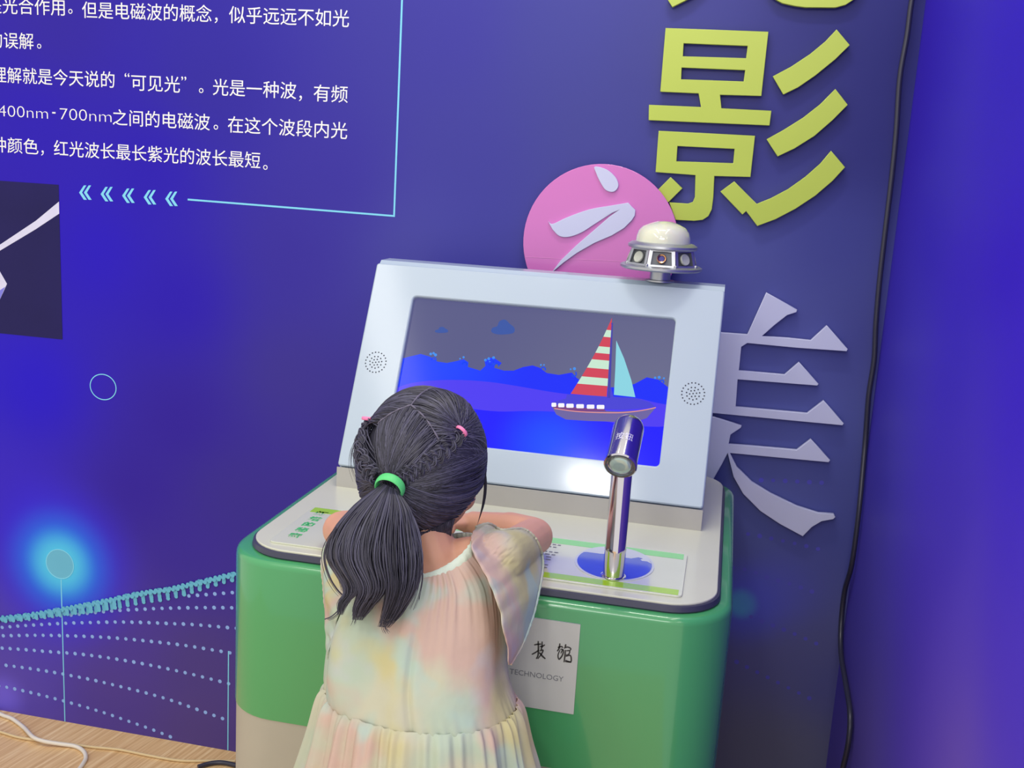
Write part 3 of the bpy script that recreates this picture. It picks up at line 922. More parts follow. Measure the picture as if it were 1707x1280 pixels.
scr_curl = screen('screen_curl', (14, 70, 225), 0.95)
for cx, cy, w_, h_ in ((437, 320, 27, 14), (695, 310, 48, 34)):
    cl = [(cx - w_, cy + h_ * .5), (cx - w_ * .9, cy), (cx - w_ * .5, cy - h_ * .2), (cx - w_ * .3, cy - h_ * .8), (cx + w_ * .2, cy - h_), (cx + w_ * .6, cy - h_ * .5), (cx + w_, cy), (cx + w_ * .95, cy + h_ * .6), (cx + w_ * .3, cy + h_ * .8), (cx - w_ * .5, cy + h_ * .8)]
    layer('cloud', fz(smooth_loop(cl, 4)), screen('screen_cloud', (52, 84, 165), 0.9), 1)
for cx, cy, rr_, a0_ in ((408, 446, 15, 0.3), (538, 466, 15, 0.3), (640, 456, 19, 2.6), (672, 470, 14, 0.3), (868, 486, 15, 0.3), (990, 506, 16, 2.6), (1366, 540, 14, 0.3)):
    sp_ = [(cx + rr_ * (1 - 0.16 * k) * math.cos(a0_ - 3.4 + 0.75 * k), cy + rr_ * (1 - 0.16 * k) * math.sin(a0_ - 3.4 + 0.75 * k)) for k in range(6)]
    layer('wave_curl', fz(stroke2d(smooth_loop(sp_, 4, False), 6)), scr_curl, 1)
# foam bubbles
bms = []
for cx, cy in ((392, 420), (404, 417), (412, 424), (515, 440), (530, 434), (622, 446), (636, 440), (656, 436), (640, 452), (855, 466), (868, 466), (980, 484), (996, 482), (1335, 520), (1352, 518), (1372, 522)):
    bms.append(flat_mesh(FACE, [fz(circle((cx, cy), random.uniform(3, 6.5), 12))], 0.0002, SP + 0.0003))
link('bubbles', join(bms), screen('screen_bubble', (60, 140, 235), 0.95), scr, kind='stuff')
# boat
red = screen('screen_red', (205, 62, 84), 0.95); pale = screen('screen_pale', (196, 228, 205), 0.95)
apex = (1154, 268); bl = (980, 588); br = (1132, 600)


def sl(t, s):  # point down the sail: t 0..1 apex to foot, s 0 left 1 right
    lx = apex[0] + (bl[0] - apex[0]) * t; ly = apex[1] + (bl[1] - apex[1]) * t
    lx -= 10 * math.sin(math.pi * t) * -1
    rx = apex[0] + (br[0] - apex[0]) * t; ry = apex[1] + (br[1] - apex[1]) * t
    return (lx + (rx - lx) * s, ly + (ry - ly) * s)


cuts = [0, 0.16, 0.25, 0.375, 0.46, 0.545, 0.655, 0.77, 0.865, 1.0]
for i in range(9):
    a, b = cuts[i], cuts[i + 1]
    pts = [sl(a, 0), sl((a + b) / 2, 0), sl(b, 0), sl(b, 1), sl((a + b) / 2, 1), sl(a, 1)]
    if i == 0: pts = pts[1:5] + [apex]
    if i == 0: pts = [sl(b, 0), sl(b, 1), apex]
    layer('sail_stripe', fz(pts), red if i % 2 == 0 else pale, 4, 'red sail stripe' if i % 2 == 0 else 'pale green sail stripe')
layer('jib', fz([(1172, 364), (1205, 440), (1235, 530), (1252, 602), (1162, 592), (1168, 480)]), screen('screen_jib', (135, 208, 222), 0.95), 4, 'pale cyan jib sail')
layer('mast', fz([(1150, 290), (1158, 290), (1146, 605), (1134, 605)]), screen('screen_mast', (66, 62, 170), 0.9), 4)
layer('deck', fz([(965, 590), (1140, 598), (1150, 560), (1160, 600), (1250, 606), (1310, 622), (1340, 645), (1200, 655), (1000, 650), (898, 630), (905, 622), (960, 608)]), screen('screen_deck', (68, 62, 214), 0.9), 4, 'violet deck')
hullc = screen('screen_hull', (110, 100, 165), 0.85)
layer('hull', fz([(898, 635), (1000, 652), (1180, 662), (1260, 658), (1338, 646), (1300, 690), (1240, 710), (1150, 705), (1050, 702), (960, 696), (920, 675)]), hullc, 5, 'grey violet hull')
layer('hull_band', fz([(898, 632), (1000, 645), (1120, 652), (1130, 662), (1000, 662), (912, 650)]), screen('screen_band', (120, 60, 130), 0.9), 6)
layer('trim_line', fz(stroke2d(smooth_loop([(912, 650), (1000, 662), (1100, 667), (1200, 667), (1280, 658), (1338, 646)], 4, False), 3.5)), screen('screen_trim', (232, 150, 140), 0.95), 7, 'coral trim line')
for x0, x1, y in ((900, 920, 634), (928, 954, 636), (962, 993, 638), (1004, 1036, 640), (1048, 1080, 642), (1090, 1122, 643)):
    layer('cabin_window', fz(rrect(x0, x1, y - 8, y + 9, 4, 3)), screen('screen_white', (236, 236, 250), 1.0), 7, 'small white cabin window')
# speaker perforations
for u0 in (-0.684, -0.0455):
    bm = bmesh.new()
    vc = 0.219
    spots = []
    for ring, nn in ((0.0, 1), (0.0065, 6), (0.0125, 11), (0.0215, 20)):
        for k in range(nn):
            a = 2 * math.pi * (k + 0.3 * ring * 100) / nn
            spots.append((u0 + ring * math.cos(a), vc + ring * math.sin(a)))
    for a, b in spots:
        bm.faces.new([bm.verts.new(FACE.p(a + 0.0015 * math.cos(t * math.pi / 4), b + 0.0015 * math.sin(t * math.pi / 4), 0.0003)) for t in range(8)])
    me = bpy.data.meshes.new('m'); bm.to_mesh(me); bm.free()
    link('speaker_grille', me, M['screw'], mon, label='round patch of small speaker holes')

# ------------------------------------------------------------ beacon lamp on the display
bc = Vector((-0.136, 2.148, 1.349))
bea = thing('beacon_lamp', bc, 'silver beacon lamp with milky dome standing on top of the display', 'lamp')
link('post', lathe([(0.030, 0.0), (0.030, 0.003), (0.021, 0.004), (0.0205, 0.024)], bc, seg=32), M['steel'], bea, 40)
link('flange', lathe([(0.02, 0.022), (0.077, 0.024), (0.082, 0.027), (0.082, 0.031), (0.077, 0.034), (0.02, 0.034)], bc, seg=64), M['steel'], bea, 35)
# eight-sided body with recessed windows
bm = bmesh.new(); bmr = bmesh.new()
NB = 8
rb, rt_ = 0.0745, 0.065
zb, zt = 0.033, 0.068
a0 = math.atan2(EYE.y - bc.y, EYE.x - bc.x)
for k in range(NB):
    aa = a0 + 2 * math.pi * k / NB
    ha = math.pi / NB * 0.98

    def pt(a, z):
        f = (z - zb) / (zt - zb)
        return bc + Vector((math.cos(a), math.sin(a), 0)) * (rb + (rt_ - rb) * f) + Vector((0, 0, z))
    o4 = [pt(aa - ha, zb), pt(aa + ha, zb), pt(aa + ha, zt), pt(aa - ha, zt)]
    cen = sum(o4, Vector()) / 4
    nrm = Vector((math.cos(aa), math.sin(aa), 0.35)).normalized()
    i4 = [cen + (p - cen) * 0.74 for p in o4]
    d4 = [p - nrm * 0.006 for p in i4]
    O = [bm.verts.new(p) for p in o4]; I = [bm.verts.new(p) for p in i4]; D_ = [bm.verts.new(p) for p in d4]
    for j in range(4):
        bm.faces.new((O[j], O[(j + 1) % 4], I[(j + 1) % 4], I[j]))
        bmr.faces.new([bmr.verts.new(v_.co) for v_ in (I[j], I[(j + 1) % 4], D_[(j + 1) % 4], D_[j])])
    bmr.faces.new([bmr.verts.new(v_.co) for v_ in D_])
    for v_ in D_: bm.verts.remove(v_)
bmesh.ops.remove_doubles(bm, verts=bm.verts, dist=0.001)
lb_ = link('lamp_body', bm_mesh(bm), M['steel'], bea)
link('window_recess', bm_mesh(bmr), M['recess'], lb_, label='dark grey square window pockets')
link('ring', lathe([(0.05, 0.066), (0.067, 0.066), (0.0695, 0.069), (0.069, 0.073), (0.062, 0.0775), (0.052, 0.079)], bc, seg=64), M['steel'], bea, 35)
dome = [(0.0545, 0.074), (0.0545, 0.079), (0.0535, 0.089), (0.050, 0.100), (0.042, 0.109), (0.028, 0.1155), (0.015, 0.1195), (0, 0.1205)]
link('dome', lathe(dome, bc, seg=48, caps=False), M['dome'], bea, 60, label='milky white glass dome')
for k in range(NB):
    aa = a0 + 2 * math.pi * k / NB
    nrm = Vector((math.cos(aa), math.sin(aa), 0.35)).normalized()
    c_ = bc + Vector((math.cos(aa), math.sin(aa), 0)) * 0.0625 + Vector((0, 0, 0.049))
    if k == 0:
        lens = link('lens', lathe([(0.009, 0), (0.0095, 0.004), (0.0085, 0.005), (0.0062, 0.004), (0.006, 0.002), (0, 0.002)], c_, nrm, 24), M['copper'], bea, 40, label='brass-rimmed lens')
        link('glass', lathe([(0.006, 0.002), (0.005, 0.0035), (0, 0.0038)], c_, nrm, 20), M['led'], lens, 40)
    else:
        link('lens', lathe([(0.0115, 0), (0.0115, 0.003), (0.0105, 0.004), (0.009, 0.0035), (0, 0.0045)], c_, nrm, 24), M['lens'], bea, 40, label='round frosted lens')
for k in range(8):
    aa = a0 + 2 * math.pi * (k + 0.5) / 8
    c_ = bc + Vector((math.cos(aa), math.sin(aa), 0)) * 0.0735 + Vector((0, 0, 0.033))
    link('bolt', lathe([(0.0035, 0), (0.0035, 0.004), (0.002, 0.0055), (0, 0.006)], c_, seg=12), M['steel'], bea, 40)
    c_ = bc + Vector((math.cos(aa), math.sin(aa), 0)) * 0.0585 + Vector((0, 0, 0.0725))
    link('bolt', lathe([(0.0022, 0), (0.0022, 0.0025), (0, 0.0035)], c_, seg=10), M['steel'], bea, 40)

# ------------------------------------------------------------ chrome spout with the push button end
sb = Vector((-0.1355, 1.615, ZT + 0.004))
spt = thing('chrome_spout', sb, 'polished chrome spout with a thick angled head on the blue wave badge', 'spout')
ZH = 1.162
link('pole', lathe([(0.0172, 0), (0.0172, 0.045), (0.0176, 0.046), (0.0168, 0.050), (0.0168, ZH - ZT - 0.005)], sb, seg=48), M['chrome'], spt, 40)
link('collar', lathe([(0.0205, 0), (0.0205, 0.002), (0.018, 0.003), (0.017, 0.003)], sb, seg=48), M['chrome'], spt, 40)
el = Vector((sb.x + 0.004, sb.y + 0.006, ZH))
end = at_y(1034, 776, el.y - 0.072)
ax = (end - el).normalized(); Lh = (end - el).length
pf = [(0, -0.0245)]
for k in range(1, 9):
    t_ = k / 8 * math.pi / 2
    pf.append((0.0245 * math.sin(t_), -0.0245 * math.cos(t_)))
pf += [(0.0245, Lh - 0.006), (0.0255, Lh - 0.005), (0.0255, Lh), (0.0235, Lh + 0.002), (0.0205, Lh + 0.002), (0.0195, Lh - 0.002), (0.0, Lh - 0.002)]
link('head', lathe(pf, el, ax, 56), M['chrome'], spt, 35)
btn = link('push_button', lathe([(0.0165, Lh - 0.002), (0.0165, Lh + 0.001), (0.014, Lh + 0.003), (0.008, Lh + 0.0035), (0, Lh + 0.0035)], el, ax, 32), mat('clear_button', (176, 200, 196), 0.08, 0.3, coat=0.8, var=0.1, vscale=150), spt, 40, label='round clear button in the end')
# engraved two characters on the head, facing the viewer
side = ax.cross(Vector((0, 0, 1))).normalized()
upn = side.cross(ax).normalized()
if upn.z < 0: upn = -upn; side = -side
EP = Plane(el + ax * (Lh * 0.50) + upn * 0.0247, -side if (-side).dot(RT) > 0 else side, -ax)
me = text_mesh('按钮', EP, (0, 0), 0.016, None, thick=0.0003, w=0.0)
for v in me.vertices:   # wrap on the cylinder
    d = v.co - (el + ax * (v.co - el).dot(ax))
    v.co = el + ax * (v.co - el).dot(ax) + d.normalized() * 0.0247
link('engraving', me, mat('engraving', (216, 214, 236), 0.5, 0.4, var=0.03), spt)

# ------------------------------------------------------------ cables
pts = [(1534, -60), (1520, 0), (1512, 60), (1500, 130), (1494, 220), (1486, 300), (1474, 400), (1466, 470), (1460, 540), (1457, 600), (1448, 660), (1442, 740), (1432, 850), (1420, 940), (1408, 985), (1402, 1040), (1402, 1090), (1410, 1140), (1417, 1190), (1414, 1240), (1403, 1290), (1398, 1330)]
path = []
for i, (x, y) in enumerate(pts):
    p = at_y(x, y, DW - 0.014)
    if p.x > XC - 0.008: p = at_x(x, y, XC - 0.010)
    path.append(tuple(p))
path.append((path[-1][0], path[-1][1], 0.012))
link('hanging_cable', tube(smooth_loop(path, 5, False), 0.0055, 10), M['cable_black'], None, 60, label='black cable hanging down the corner beside the bright blue wall', cat='cable')


def floor_cable(pts, r, name, m, label):
    path = [tuple(at_z(x, y, 0.0) + Vector((0, 0, r + 0.0006 + dz))) for x, y, dz in pts]
    link(name, tube(smooth_loop(path, 6, False), r, 10), m, None, 60, label=label, cat='cable')


floor_cable([(-60, 1150, 0), (-25, 1175, 0), (0, 1193, 0), (20, 1201, 0), (40, 1216, 0), (55, 1236, 0.008), (72, 1243, 0.008), (100, 1245, 0.003), (125, 1247, 0.0), (139, 1255, 0), (143, 1266, 0), (138, 1277, 0), (128, 1290, 0), (110, 1310, 0)], 0.0052, 'power_cable', M['cable_white'], 'thick white cable looping across the wooden floor at lower left')
floor_cable([(-60, 1205, 0), (0, 1222, 0), (30, 1231, 0), (62, 1236, 0), (100, 1240, 0), (150, 1247, 0), (200, 1252, 0), (250, 1262, 0), (300, 1270, 0), (350, 1270.5, 0), (392, 1271, 0)], 0.0036, 'power_cable', M['cable_beige'], 'thin beige cable running straight over the floor to the console')
floor_cable([(330, 1282, 0), (352, 1276, 0), (372, 1275, 0), (396, 1280, 0)], 0.006, 'power_cable', M['cable_black'], 'short bit of black cable on the floor at the console foot')

# ------------------------------------------------------------ the girl
girl = thing('person', (-0.375, 1.34, 0), 'small girl in a pastel tie-dye dress with a long black ponytail, leaning on the console', 'person')


def capsule(bm, a, b, ra, rb_, seg=14):
    a = Vector(a); b = Vector(b); d = (b - a); L = d.length; d.normalize()
    x = d.cross(Vector((0, 0, 1)) if abs(d.z) < 0.9 else Vector((1, 0, 0))).normalized(); y = d.cross(x)
    prof = [(ra * math.sin(t), -ra * math.cos(t)) for t in [math.pi / 2 * k / 5 for k in range(6)]] + [(rb_ * math.cos(t), L + rb_ * math.sin(t)) for t in [math.pi / 2 * k / 5 for k in range(6)]]
    rings = []
    for r, h in prof:
        if r < 1e-6: rings.append([bm.verts.new(a + d * h)])
        else: rings.append([bm.verts.new(a + d * h + (x * math.cos(2 * math.pi * k / seg) + y * math.sin(2 * math.pi * k / seg)) * r) for k in range(seg)])
    for A, B in zip(rings, rings[1:]):
        for k in range(seg):
            k2 = (k + 1) % seg
            if len(A) == 1: bm.faces.new((A[0], B[k], B[k2]))
            elif len(B) == 1: bm.faces.new((A[k], A[k2], B[0]))
            else: bm.faces.new((A[k], A[k2], B[k2], B[k]))


def ellip(bm, c, rx, ry, rz, rot=None, seg=24):
    mm = Matrix.Translation(c) @ (rot.to_4x4() if rot else Matrix()) @ Matrix.Diagonal((rx, ry, rz, 1))
    bmesh.ops.create_uvsphere(bm, u_segments=seg, v_segments=seg // 2, radius=1, matrix=mm)


HC = Vector((-0.415, 1.465, 1.107))
yaw = R(-24)
HR = Matrix.Rotation(yaw, 3, 'Z') @ Matrix.Rotation(R(-8), 3, 'X')     # local +Y = face, +X = her right side


def hd(x, y, z): return HC + HR @ Vector((x, y, z))


bm = bmesh.new()
ellip(bm, hd(0, -0.008, 0.018), 0.073, 0.086, 0.082, HR)         # skull
ellip(bm, hd(0, 0.012, -0.035), 0.066, 0.068, 0.064, HR)         # face
ellip(bm, hd(0, 0.055, -0.075), 0.022, 0.018, 0.016, HR)         # chin
for sx in (-1, 1):
    ellip(bm, hd(sx * 0.034, 0.055, -0.040), 0.022, 0.02, 0.022, HR)   # cheeks
    ellip(bm, hd(sx * 0.072, 0.0, -0.012), 0.007, 0.017, 0.025, HR)    # ears
capsule(bm, hd(0, 0.078, 0.002), hd(0, 0.090, -0.022), 0.006, 0.009)   # nose
ellip(bm, hd(0, 0.080, -0.050), 0.016, 0.007, 0.007, HR)               # mouth
NB_ = Vector((-0.378, 1.405, 0.985))
capsule(bm, NB_, hd(0, -0.018, -0.05), 0.040, 0.036)                  # neck
CH = Vector((-0.382, 1.40, 0.93)); HIP = Vector((-0.370, 1.335, 0.62))
ellip(bm, (-0.380, 1.408, 0.955), 0.088, 0.060, 0.055)
ellip(bm, (-0.380, 1.395, 0.90), 0.088, 0.062, 0.08)
ellip(bm, (-0.374, 1.365, 0.80), 0.080, 0.062, 0.09)
ellip(bm, (-0.370, 1.34, 0.69), 0.086, 0.068, 0.08)
ellip(bm, (-0.370, 1.325, 0.61), 0.092, 0.075, 0.065)
# arms: shoulder - elbow - wrist
SR = Vector((-0.290, 1.435, 0.992)); ER = Vector((-0.276, 1.655, 0.955)); WR = Vector((-0.385, 1.675, 0.958))
SL = Vector((-0.474, 1.425, 0.975)); EL = Vector((-0.588, 1.585, 0.9485)); WL = Vector((-0.475, 1.655, 0.950))
for s_, e_, w_ in ((SR, ER, WR), (SL, EL, WL)):
    capsule(bm, NB_ * 0.5 + s_ * 0.5, s_, 0.036, 0.035)
    capsule(bm, s_, e_, 0.034, 0.031)
    capsule(bm, e_, (e_ * 0.6 + w_ * 0.4), 0.032, 0.032)
    capsule(bm, (e_ * 0.6 + w_ * 0.4), w_, 0.031, 0.020)


def hand(bm, w, dirn, upv, thumb_side):
    """palm, four fingers of different length bent at the knuckles, thumb from the palm's side"""
    dirn = dirn.normalized(); upv = (upv - dirn * upv.dot(dirn)).normalized(); sd = dirn.cross(upv).normalized()
    c = w + dirn * 0.026
    rot = Matrix((sd, dirn, upv)).transposed()
    ellip(bm, c, 0.024, 0.030, 0.012, rot, 16)
    for i, (off, ln) in enumerate(((-0.0175, 0.036), (-0.006, 0.042), (0.0058, 0.040), (0.0172, 0.031))):
        k0 = w + dirn * 0.046 + sd * off * thumb_side
        k1 = k0 + dirn * ln * 0.45 + upv * 0.001
        k2 = k1 + dirn * ln * 0.33 - upv * 0.006
        k3 = k2 + dirn * ln * 0.2 - upv * 0.009
        capsule(bm, k0 - dirn * 0.012, k1, 0.0062, 0.0058, 8); capsule(bm, k1, k2, 0.0058, 0.0052, 8); capsule(bm, k2, k3, 0.0052, 0.0045, 8)
    t0 = w + dirn * 0.014 - sd * 0.020 * thumb_side
    t1 = t0 + dirn * 0.020 - sd * 0.016 * thumb_side
    t2 = t1 + dirn * 0.018 - sd * 0.002 * thumb_side
    capsule(bm, t0, t1, 0.0085, 0.0068, 8); capsule(bm, t1, t2, 0.0066, 0.0052, 8)


hand(bm, WR, Vector((-1, 0.12, 0.05)), Vector((0, 0, 1)), 1)
hand(bm, WL + Vector((0, 0, 0.0)), Vector((1, 0.45, 0.02)), Vector((0, 0, 1)), -1)
# legs
for sx in (-1, 1):
    hp = Vector((-0.370 + sx * 0.048, 1.325, 0.60)); kn = Vector((-0.370 + sx * 0.055, 1.345, 0.335)); an = Vector((-0.370 + sx * 0.06, 1.325, 0.075))
    capsule(bm, hp, kn, 0.058, 0.040); capsule(bm, kn, kn * 0.6 + an * 0.4, 0.039, 0.038); capsule(bm, kn * 0.6 + an * 0.4, an, 0.038, 0.025)
    capsule(bm, an + Vector((0, -0.01, -0.04)), an + Vector((sx * 0.008, 0.09, -0.052)), 0.024, 0.019)
me = bm_mesh(bm)


def remesh(me, vox, it=6):
    o = bpy.data.objects.new('tmp', me); COL.objects.link(o)
    r = o.modifiers.new('r', 'REMESH'); r.mode = 'VOXEL'; r.voxel_size = vox; r.use_smooth_shade = True
    s_ = o.modifiers.new('s', 'SMOOTH'); s_.factor = 0.5; s_.iterations = it
    dg = bpy.context.evaluated_depsgraph_get(); dg.update()
    out = bpy.data.meshes.new_from_object(o.evaluated_get(dg))
    bpy.data.objects.remove(o)
    return out


body = link('body', remesh(me, 0.0032, 5), M['skin'], girl, 180)
for sx in (-1, 1):
    e = link('eye', lathe([(0, -0.0085), (0.006, -0.006), (0.0085, 0), (0.006, 0.006), (0, 0.0085)], hd(sx * 0.029, 0.0745, -0.003), HR @ Vector((0, 1, 0)), 16), M['eye_white'], body, 60)
    link('iris', lathe([(0, 0.0082), (0.0035, 0.0078), (0.0046, 0.0068)], hd(sx * 0.029, 0.0748, -0.003), HR @ Vector((0, 1, 0)), 16, False), M['iris'], e, 60)
    bmx = bmesh.new(); capsule(bmx, hd(sx * 0.018, 0.0835, 0.014), hd(sx * 0.040, 0.0745, 0.014), 0.0022, 0.0016, 8)
    link('eyebrow', bm_mesh(bmx), M['iris'], body, 60)
bmx = bmesh.new(); ellip(bmx, hd(0, 0.0855, -0.0505), 0.0125, 0.0035, 0.0045, HR, 16)
link('lips', bm_mesh(bmx), M['lips'], body, 60)
for sx in (-1, 1):
    an = Vector((-0.370 + sx * 0.064, 1.325, 0.0))
    bmx = bmesh.new(); ellip(bmx, an + Vector((0.002 * sx, 0.035, 0.018)), 0.032, 0.082, 0.024, None, 20)
    ellip(bmx, an + Vector((0.0, -0.01, 0.03)), 0.030, 0.036, 0.028, None, 20)
    for v in bmx.verts: v.co.z = max(v.co.z, 0.001)
    link('shoe', remesh(bm_mesh(bmx), 0.004, 3), M['shoe'], girl, 180)

# ---------------- dress
def ang_noise(a, z, seed, freq):
    return noise.noise(Vector((math.cos(a) * freq, math.sin(a) * freq, z * 2 + seed)))


NA = 220
rings = [  # cx, cy, cz, rx, ry, gathers amplitude, fold amplitude
    (-0.377, 1.405, 1.004, 0.055, 0.056, 0.0004, 0.000),
    (-0.377, 1.404, 1.000, 0.063, 0.062, 0.0012, 0.001),
    (-0.378, 1.402, 0.990, 0.079, 0.070, 0.0016, 0.002),
    (-0.380, 1.398, 0.972, 0.098, 0.080, 0.0014, 0.004),
    (-0.384, 1.393, 0.948, 0.112, 0.089, 0.0008, 0.006),
    (-0.386, 1.387, 0.920, 0.122, 0.097, 0.0003, 0.008),
    (-0.387, 1.380, 0.890, 0.128, 0.103, 0.0001, 0.009),
    (-0.386, 1.370, 0.860, 0.132, 0.106, 0.0, 0.009),
    (-0.382, 1.360, 0.835, 0.136, 0.108, 0.0, 0.008),
    (-0.376, 1.352, 0.811, 0.141, 0.108, 0.0004, 0.005),
    (-0.374, 1.350, 0.803, 0.141, 0.107, 0.0009, 0.003)]


def ring_pt(k, a):
    cx, cy, cz, rx, ry, ga, fa = rings[k]
    s, c = math.sin(a), math.cos(a)
    g = ga * (math.sin(a * 40 + 4 * math.sin(a * 5)) + 0.6 * math.sin(a * 67 + 3 * math.sin(a * 3))) * (0.6 + 0.8 * abs(math.sin(a * 3.3)))
    fo = fa * (ang_noise(a, cz, 3.1, 2.2) * 1.6 + 0.3 * math.sin(a * 7 + cz * 6))
    # the back centre carries one long crease below the placket
    da = (a - 1.5 * math.pi - 0.13)
    fo -= 0.007 * math.exp(-(da / 0.035) ** 2) * min(1, max(0, (0.98 - cz) * 10))
    f = 1 + 0
    x = cx + c * (rx + g + fo); y = cy + s * (ry + g + fo)
    sh = max(0, 1 - k / 4.0)
    z = cz + sh * (0.020 * abs(c) - 0.020 * max(0, -s) * 1.0)
    if k >= 8: z -= 0.006 * max(0, -s) * (k - 7) / 3 * 0
    return Vector((x, y, z))


def grid_mesh(rows_, closed=True, thick=0.0012):
    bm = bmesh.new()
    V = [[bm.verts.new(p) for p in r] for r in rows_]
    n = len(rows_[0])
    for a, b in zip(V, V[1:]):
        for k in range(n if closed else n - 1):
            bm.faces.new((a[k], a[(k + 1) % n], b[(k + 1) % n], b[k]))
    bmesh.ops.recalc_face_normals(bm, faces=bm.faces)
    if thick: bmesh.ops.solidify(bm, geom=bm.faces[:], thickness=thick)
    return bm_mesh(bm)


def interp_rows(n, sub, f, NA_=NA):
    """Catmull-Rom between rings to densify vertically"""
    base = [[f(k, 2 * math.pi * j / NA_) for j in range(NA_)] for k in range(n)]
    out = []
    for k in range(n - 1):
        p0, p1, p2, p3 = base[max(k - 1, 0)], base[k], base[k + 1], base[min(k + 2, n - 1)]
        for q_ in range(sub):
            t_ = q_ / sub
            out.append([0.5 * ((2 * b) + (-a + c) * t_ + (2 * a - 5 * b + 4 * c - d) * t_ * t_ + (-a + 3 * b - 3 * c + d) * t_ ** 3) for a, b, c, d in zip(p0, p1, p2, p3)])
    out.append(base[-1])
    return out


dress = link('dress', grid_mesh(interp_rows(len(rings), 4, ring_pt)), M['dress'], girl, 180, label='pastel tie-dye bodice')
SK = [(-0.374, 1.350, 0.807, 0.1405, 0.1065, 0.0022), (-0.374, 1.349, 0.801, 0.145, 0.112, 0.0045), (-0.373, 1.347, 0.787, 0.150, 0.118, 0.0056), (-0.371, 1.344, 0.745, 0.159, 0.127, 0.0068), (-0.369, 1.342, 0.70, 0.171, 0.137, 0.008), (-0.368, 1.340, 0.63, 0.188, 0.150, 0.011), (-0.368, 1.335, 0.55, 0.205, 0.160, 0.013), (-0.368, 1.330, 0.46, 0.220, 0.165, 0.015)]
NS = 420


def skirt_pt(k, a):
    cx, cy, cz, rx, ry, am = SK[k]
    c, s = math.cos(a), math.sin(a)
    fine = math.sin(a * 44 + 3 * math.sin(a * 4 + 1)) * 0.6 + 0.4 * math.sin(a * 63 + 2 * math.sin(3 * a))
    broad = math.sin(a * 17 + 1.5 * math.sin(a * 3) + cz * 2)
    t_ = min(1, k / 4)
    w_ = am * (fine * (1 - 0.72 * t_) + broad * (0.25 + 0.75 * t_))
    yy = s * (ry + w_)
    y = cy + (yy if s < 0 else min(yy, Y0 - 0.012 - cy))
    return Vector((cx + c * (rx + w_), y, cz))


link('skirt', grid_mesh(interp_rows(len(SK), 4, skirt_pt, NS)), M['dress'], dress, 180, label='gathered skirt tier')
# neckline binding
nb = [ring_pt(0, 2 * math.pi * j / 120) + Vector((0, 0, 0.001)) for j in range(121)]
bm = bmesh.new()
R1 = []
for j in range(120):
    a = 2 * math.pi * j / 120
    o_ = Vector((math.cos(a), math.sin(a), 0)); p = nb[j]
    wv_ = 0.0006 * math.sin(j * 1.9)
    R1.append([bm.verts.new(p + o_ * (x_ + wv_) + Vector((0, 0, z_))) for x_, z_ in ((-0.002, 0.004), (0.0015, 0.004), (0.0065, -0.004), (0.0075, -0.011), (0.005, -0.012), (-0.002, 0.0))])
for j in range(120):
    A, B = R1[j], R1[(j + 1) % 120]
    for k in range(6): bm.faces.new((A[k], A[(k + 1) % 6], B[(k + 1) % 6], B[k]))
link('neckline', bm_mesh(bm), M['dress_trim'], dress, 60, label='pale mint neckline binding')


def sleeve(inner, outer, bulge, name_seed):
    """flutter sleeve between the armhole (inner) and the cuff (outer), each px,py,Y"""
    I = [Vector(p) for p in smooth_loop([tuple(at_y(*p)) for p in inner], 10, False)]
    O = [Vector(p) for p in smooth_loop([tuple(at_y(*p)) for p in outer], 10, False)]
    n = len(I); rows_ = []
    ns = 18
    for j in range(n):
        u_ = j / (n - 1)
        row = []
        for k in range(ns + 1):
            t_ = k / ns
            p = I[j].lerp(O[j], t_)
            side_ = (O[j] - I[j])
            b_ = bulge * math.sin(math.pi * min(t_ * 1.1, 1)) * (0.35 + 0.65 * math.sin(math.pi * min(1, u_ * 1.05)))
            pl_ = min(1, u_ * 5 + 0.1) * 0.0038 * math.sin(u_ * 42 + 2 * math.sin(u_ * 9 + name_seed)) * (1 - t_) ** 0.7 * min(1, t_ * 8 + .2) + 0.0022 * math.sin(u_ * 17 + name_seed) * t_
            fo = 0.009 * noise.noise(Vector((u_ * 7, t_ * 2.2, name_seed))) + 0.004 * noise.noise(Vector((u_ * 18, t_ * 3, name_seed + 5)))
            out_ = Vector((0, -0.75, 0.55)).lerp(Vector((0, -1, 0.05)), u_)
            p = p + out_ * (b_ + pl_ + fo)
            for sA, eA in ((SR, ER), (SL, EL)):     # cloth lies over the upper arm
                for _ in range(40):
                    q_ = max(0, min(1, (p - sA).dot(eA - sA) / (eA - sA).length_squared))
                    if (p - sA.lerp(eA, q_)).length > 0.040: break
                    p = p + (EYE - p).normalized() * 0.0025
            row.append(p)
        rows_.append(row)
    me_ = grid_mesh(rows_, False)
    sv = link('sleeve', me_, M['dress'], dress, 180, label='loose flutter sleeve')
    edge = [r[-1] for r in rows_]
    # stitched rolled hem
    rad_ = [0.0022 + 0.0004 * math.sin(i * 2.2) for i in range(len(edge))]
    link('cuff_hem', tube(edge, 0.002, 8, radii=rad_), M['dress'], sv, 60)


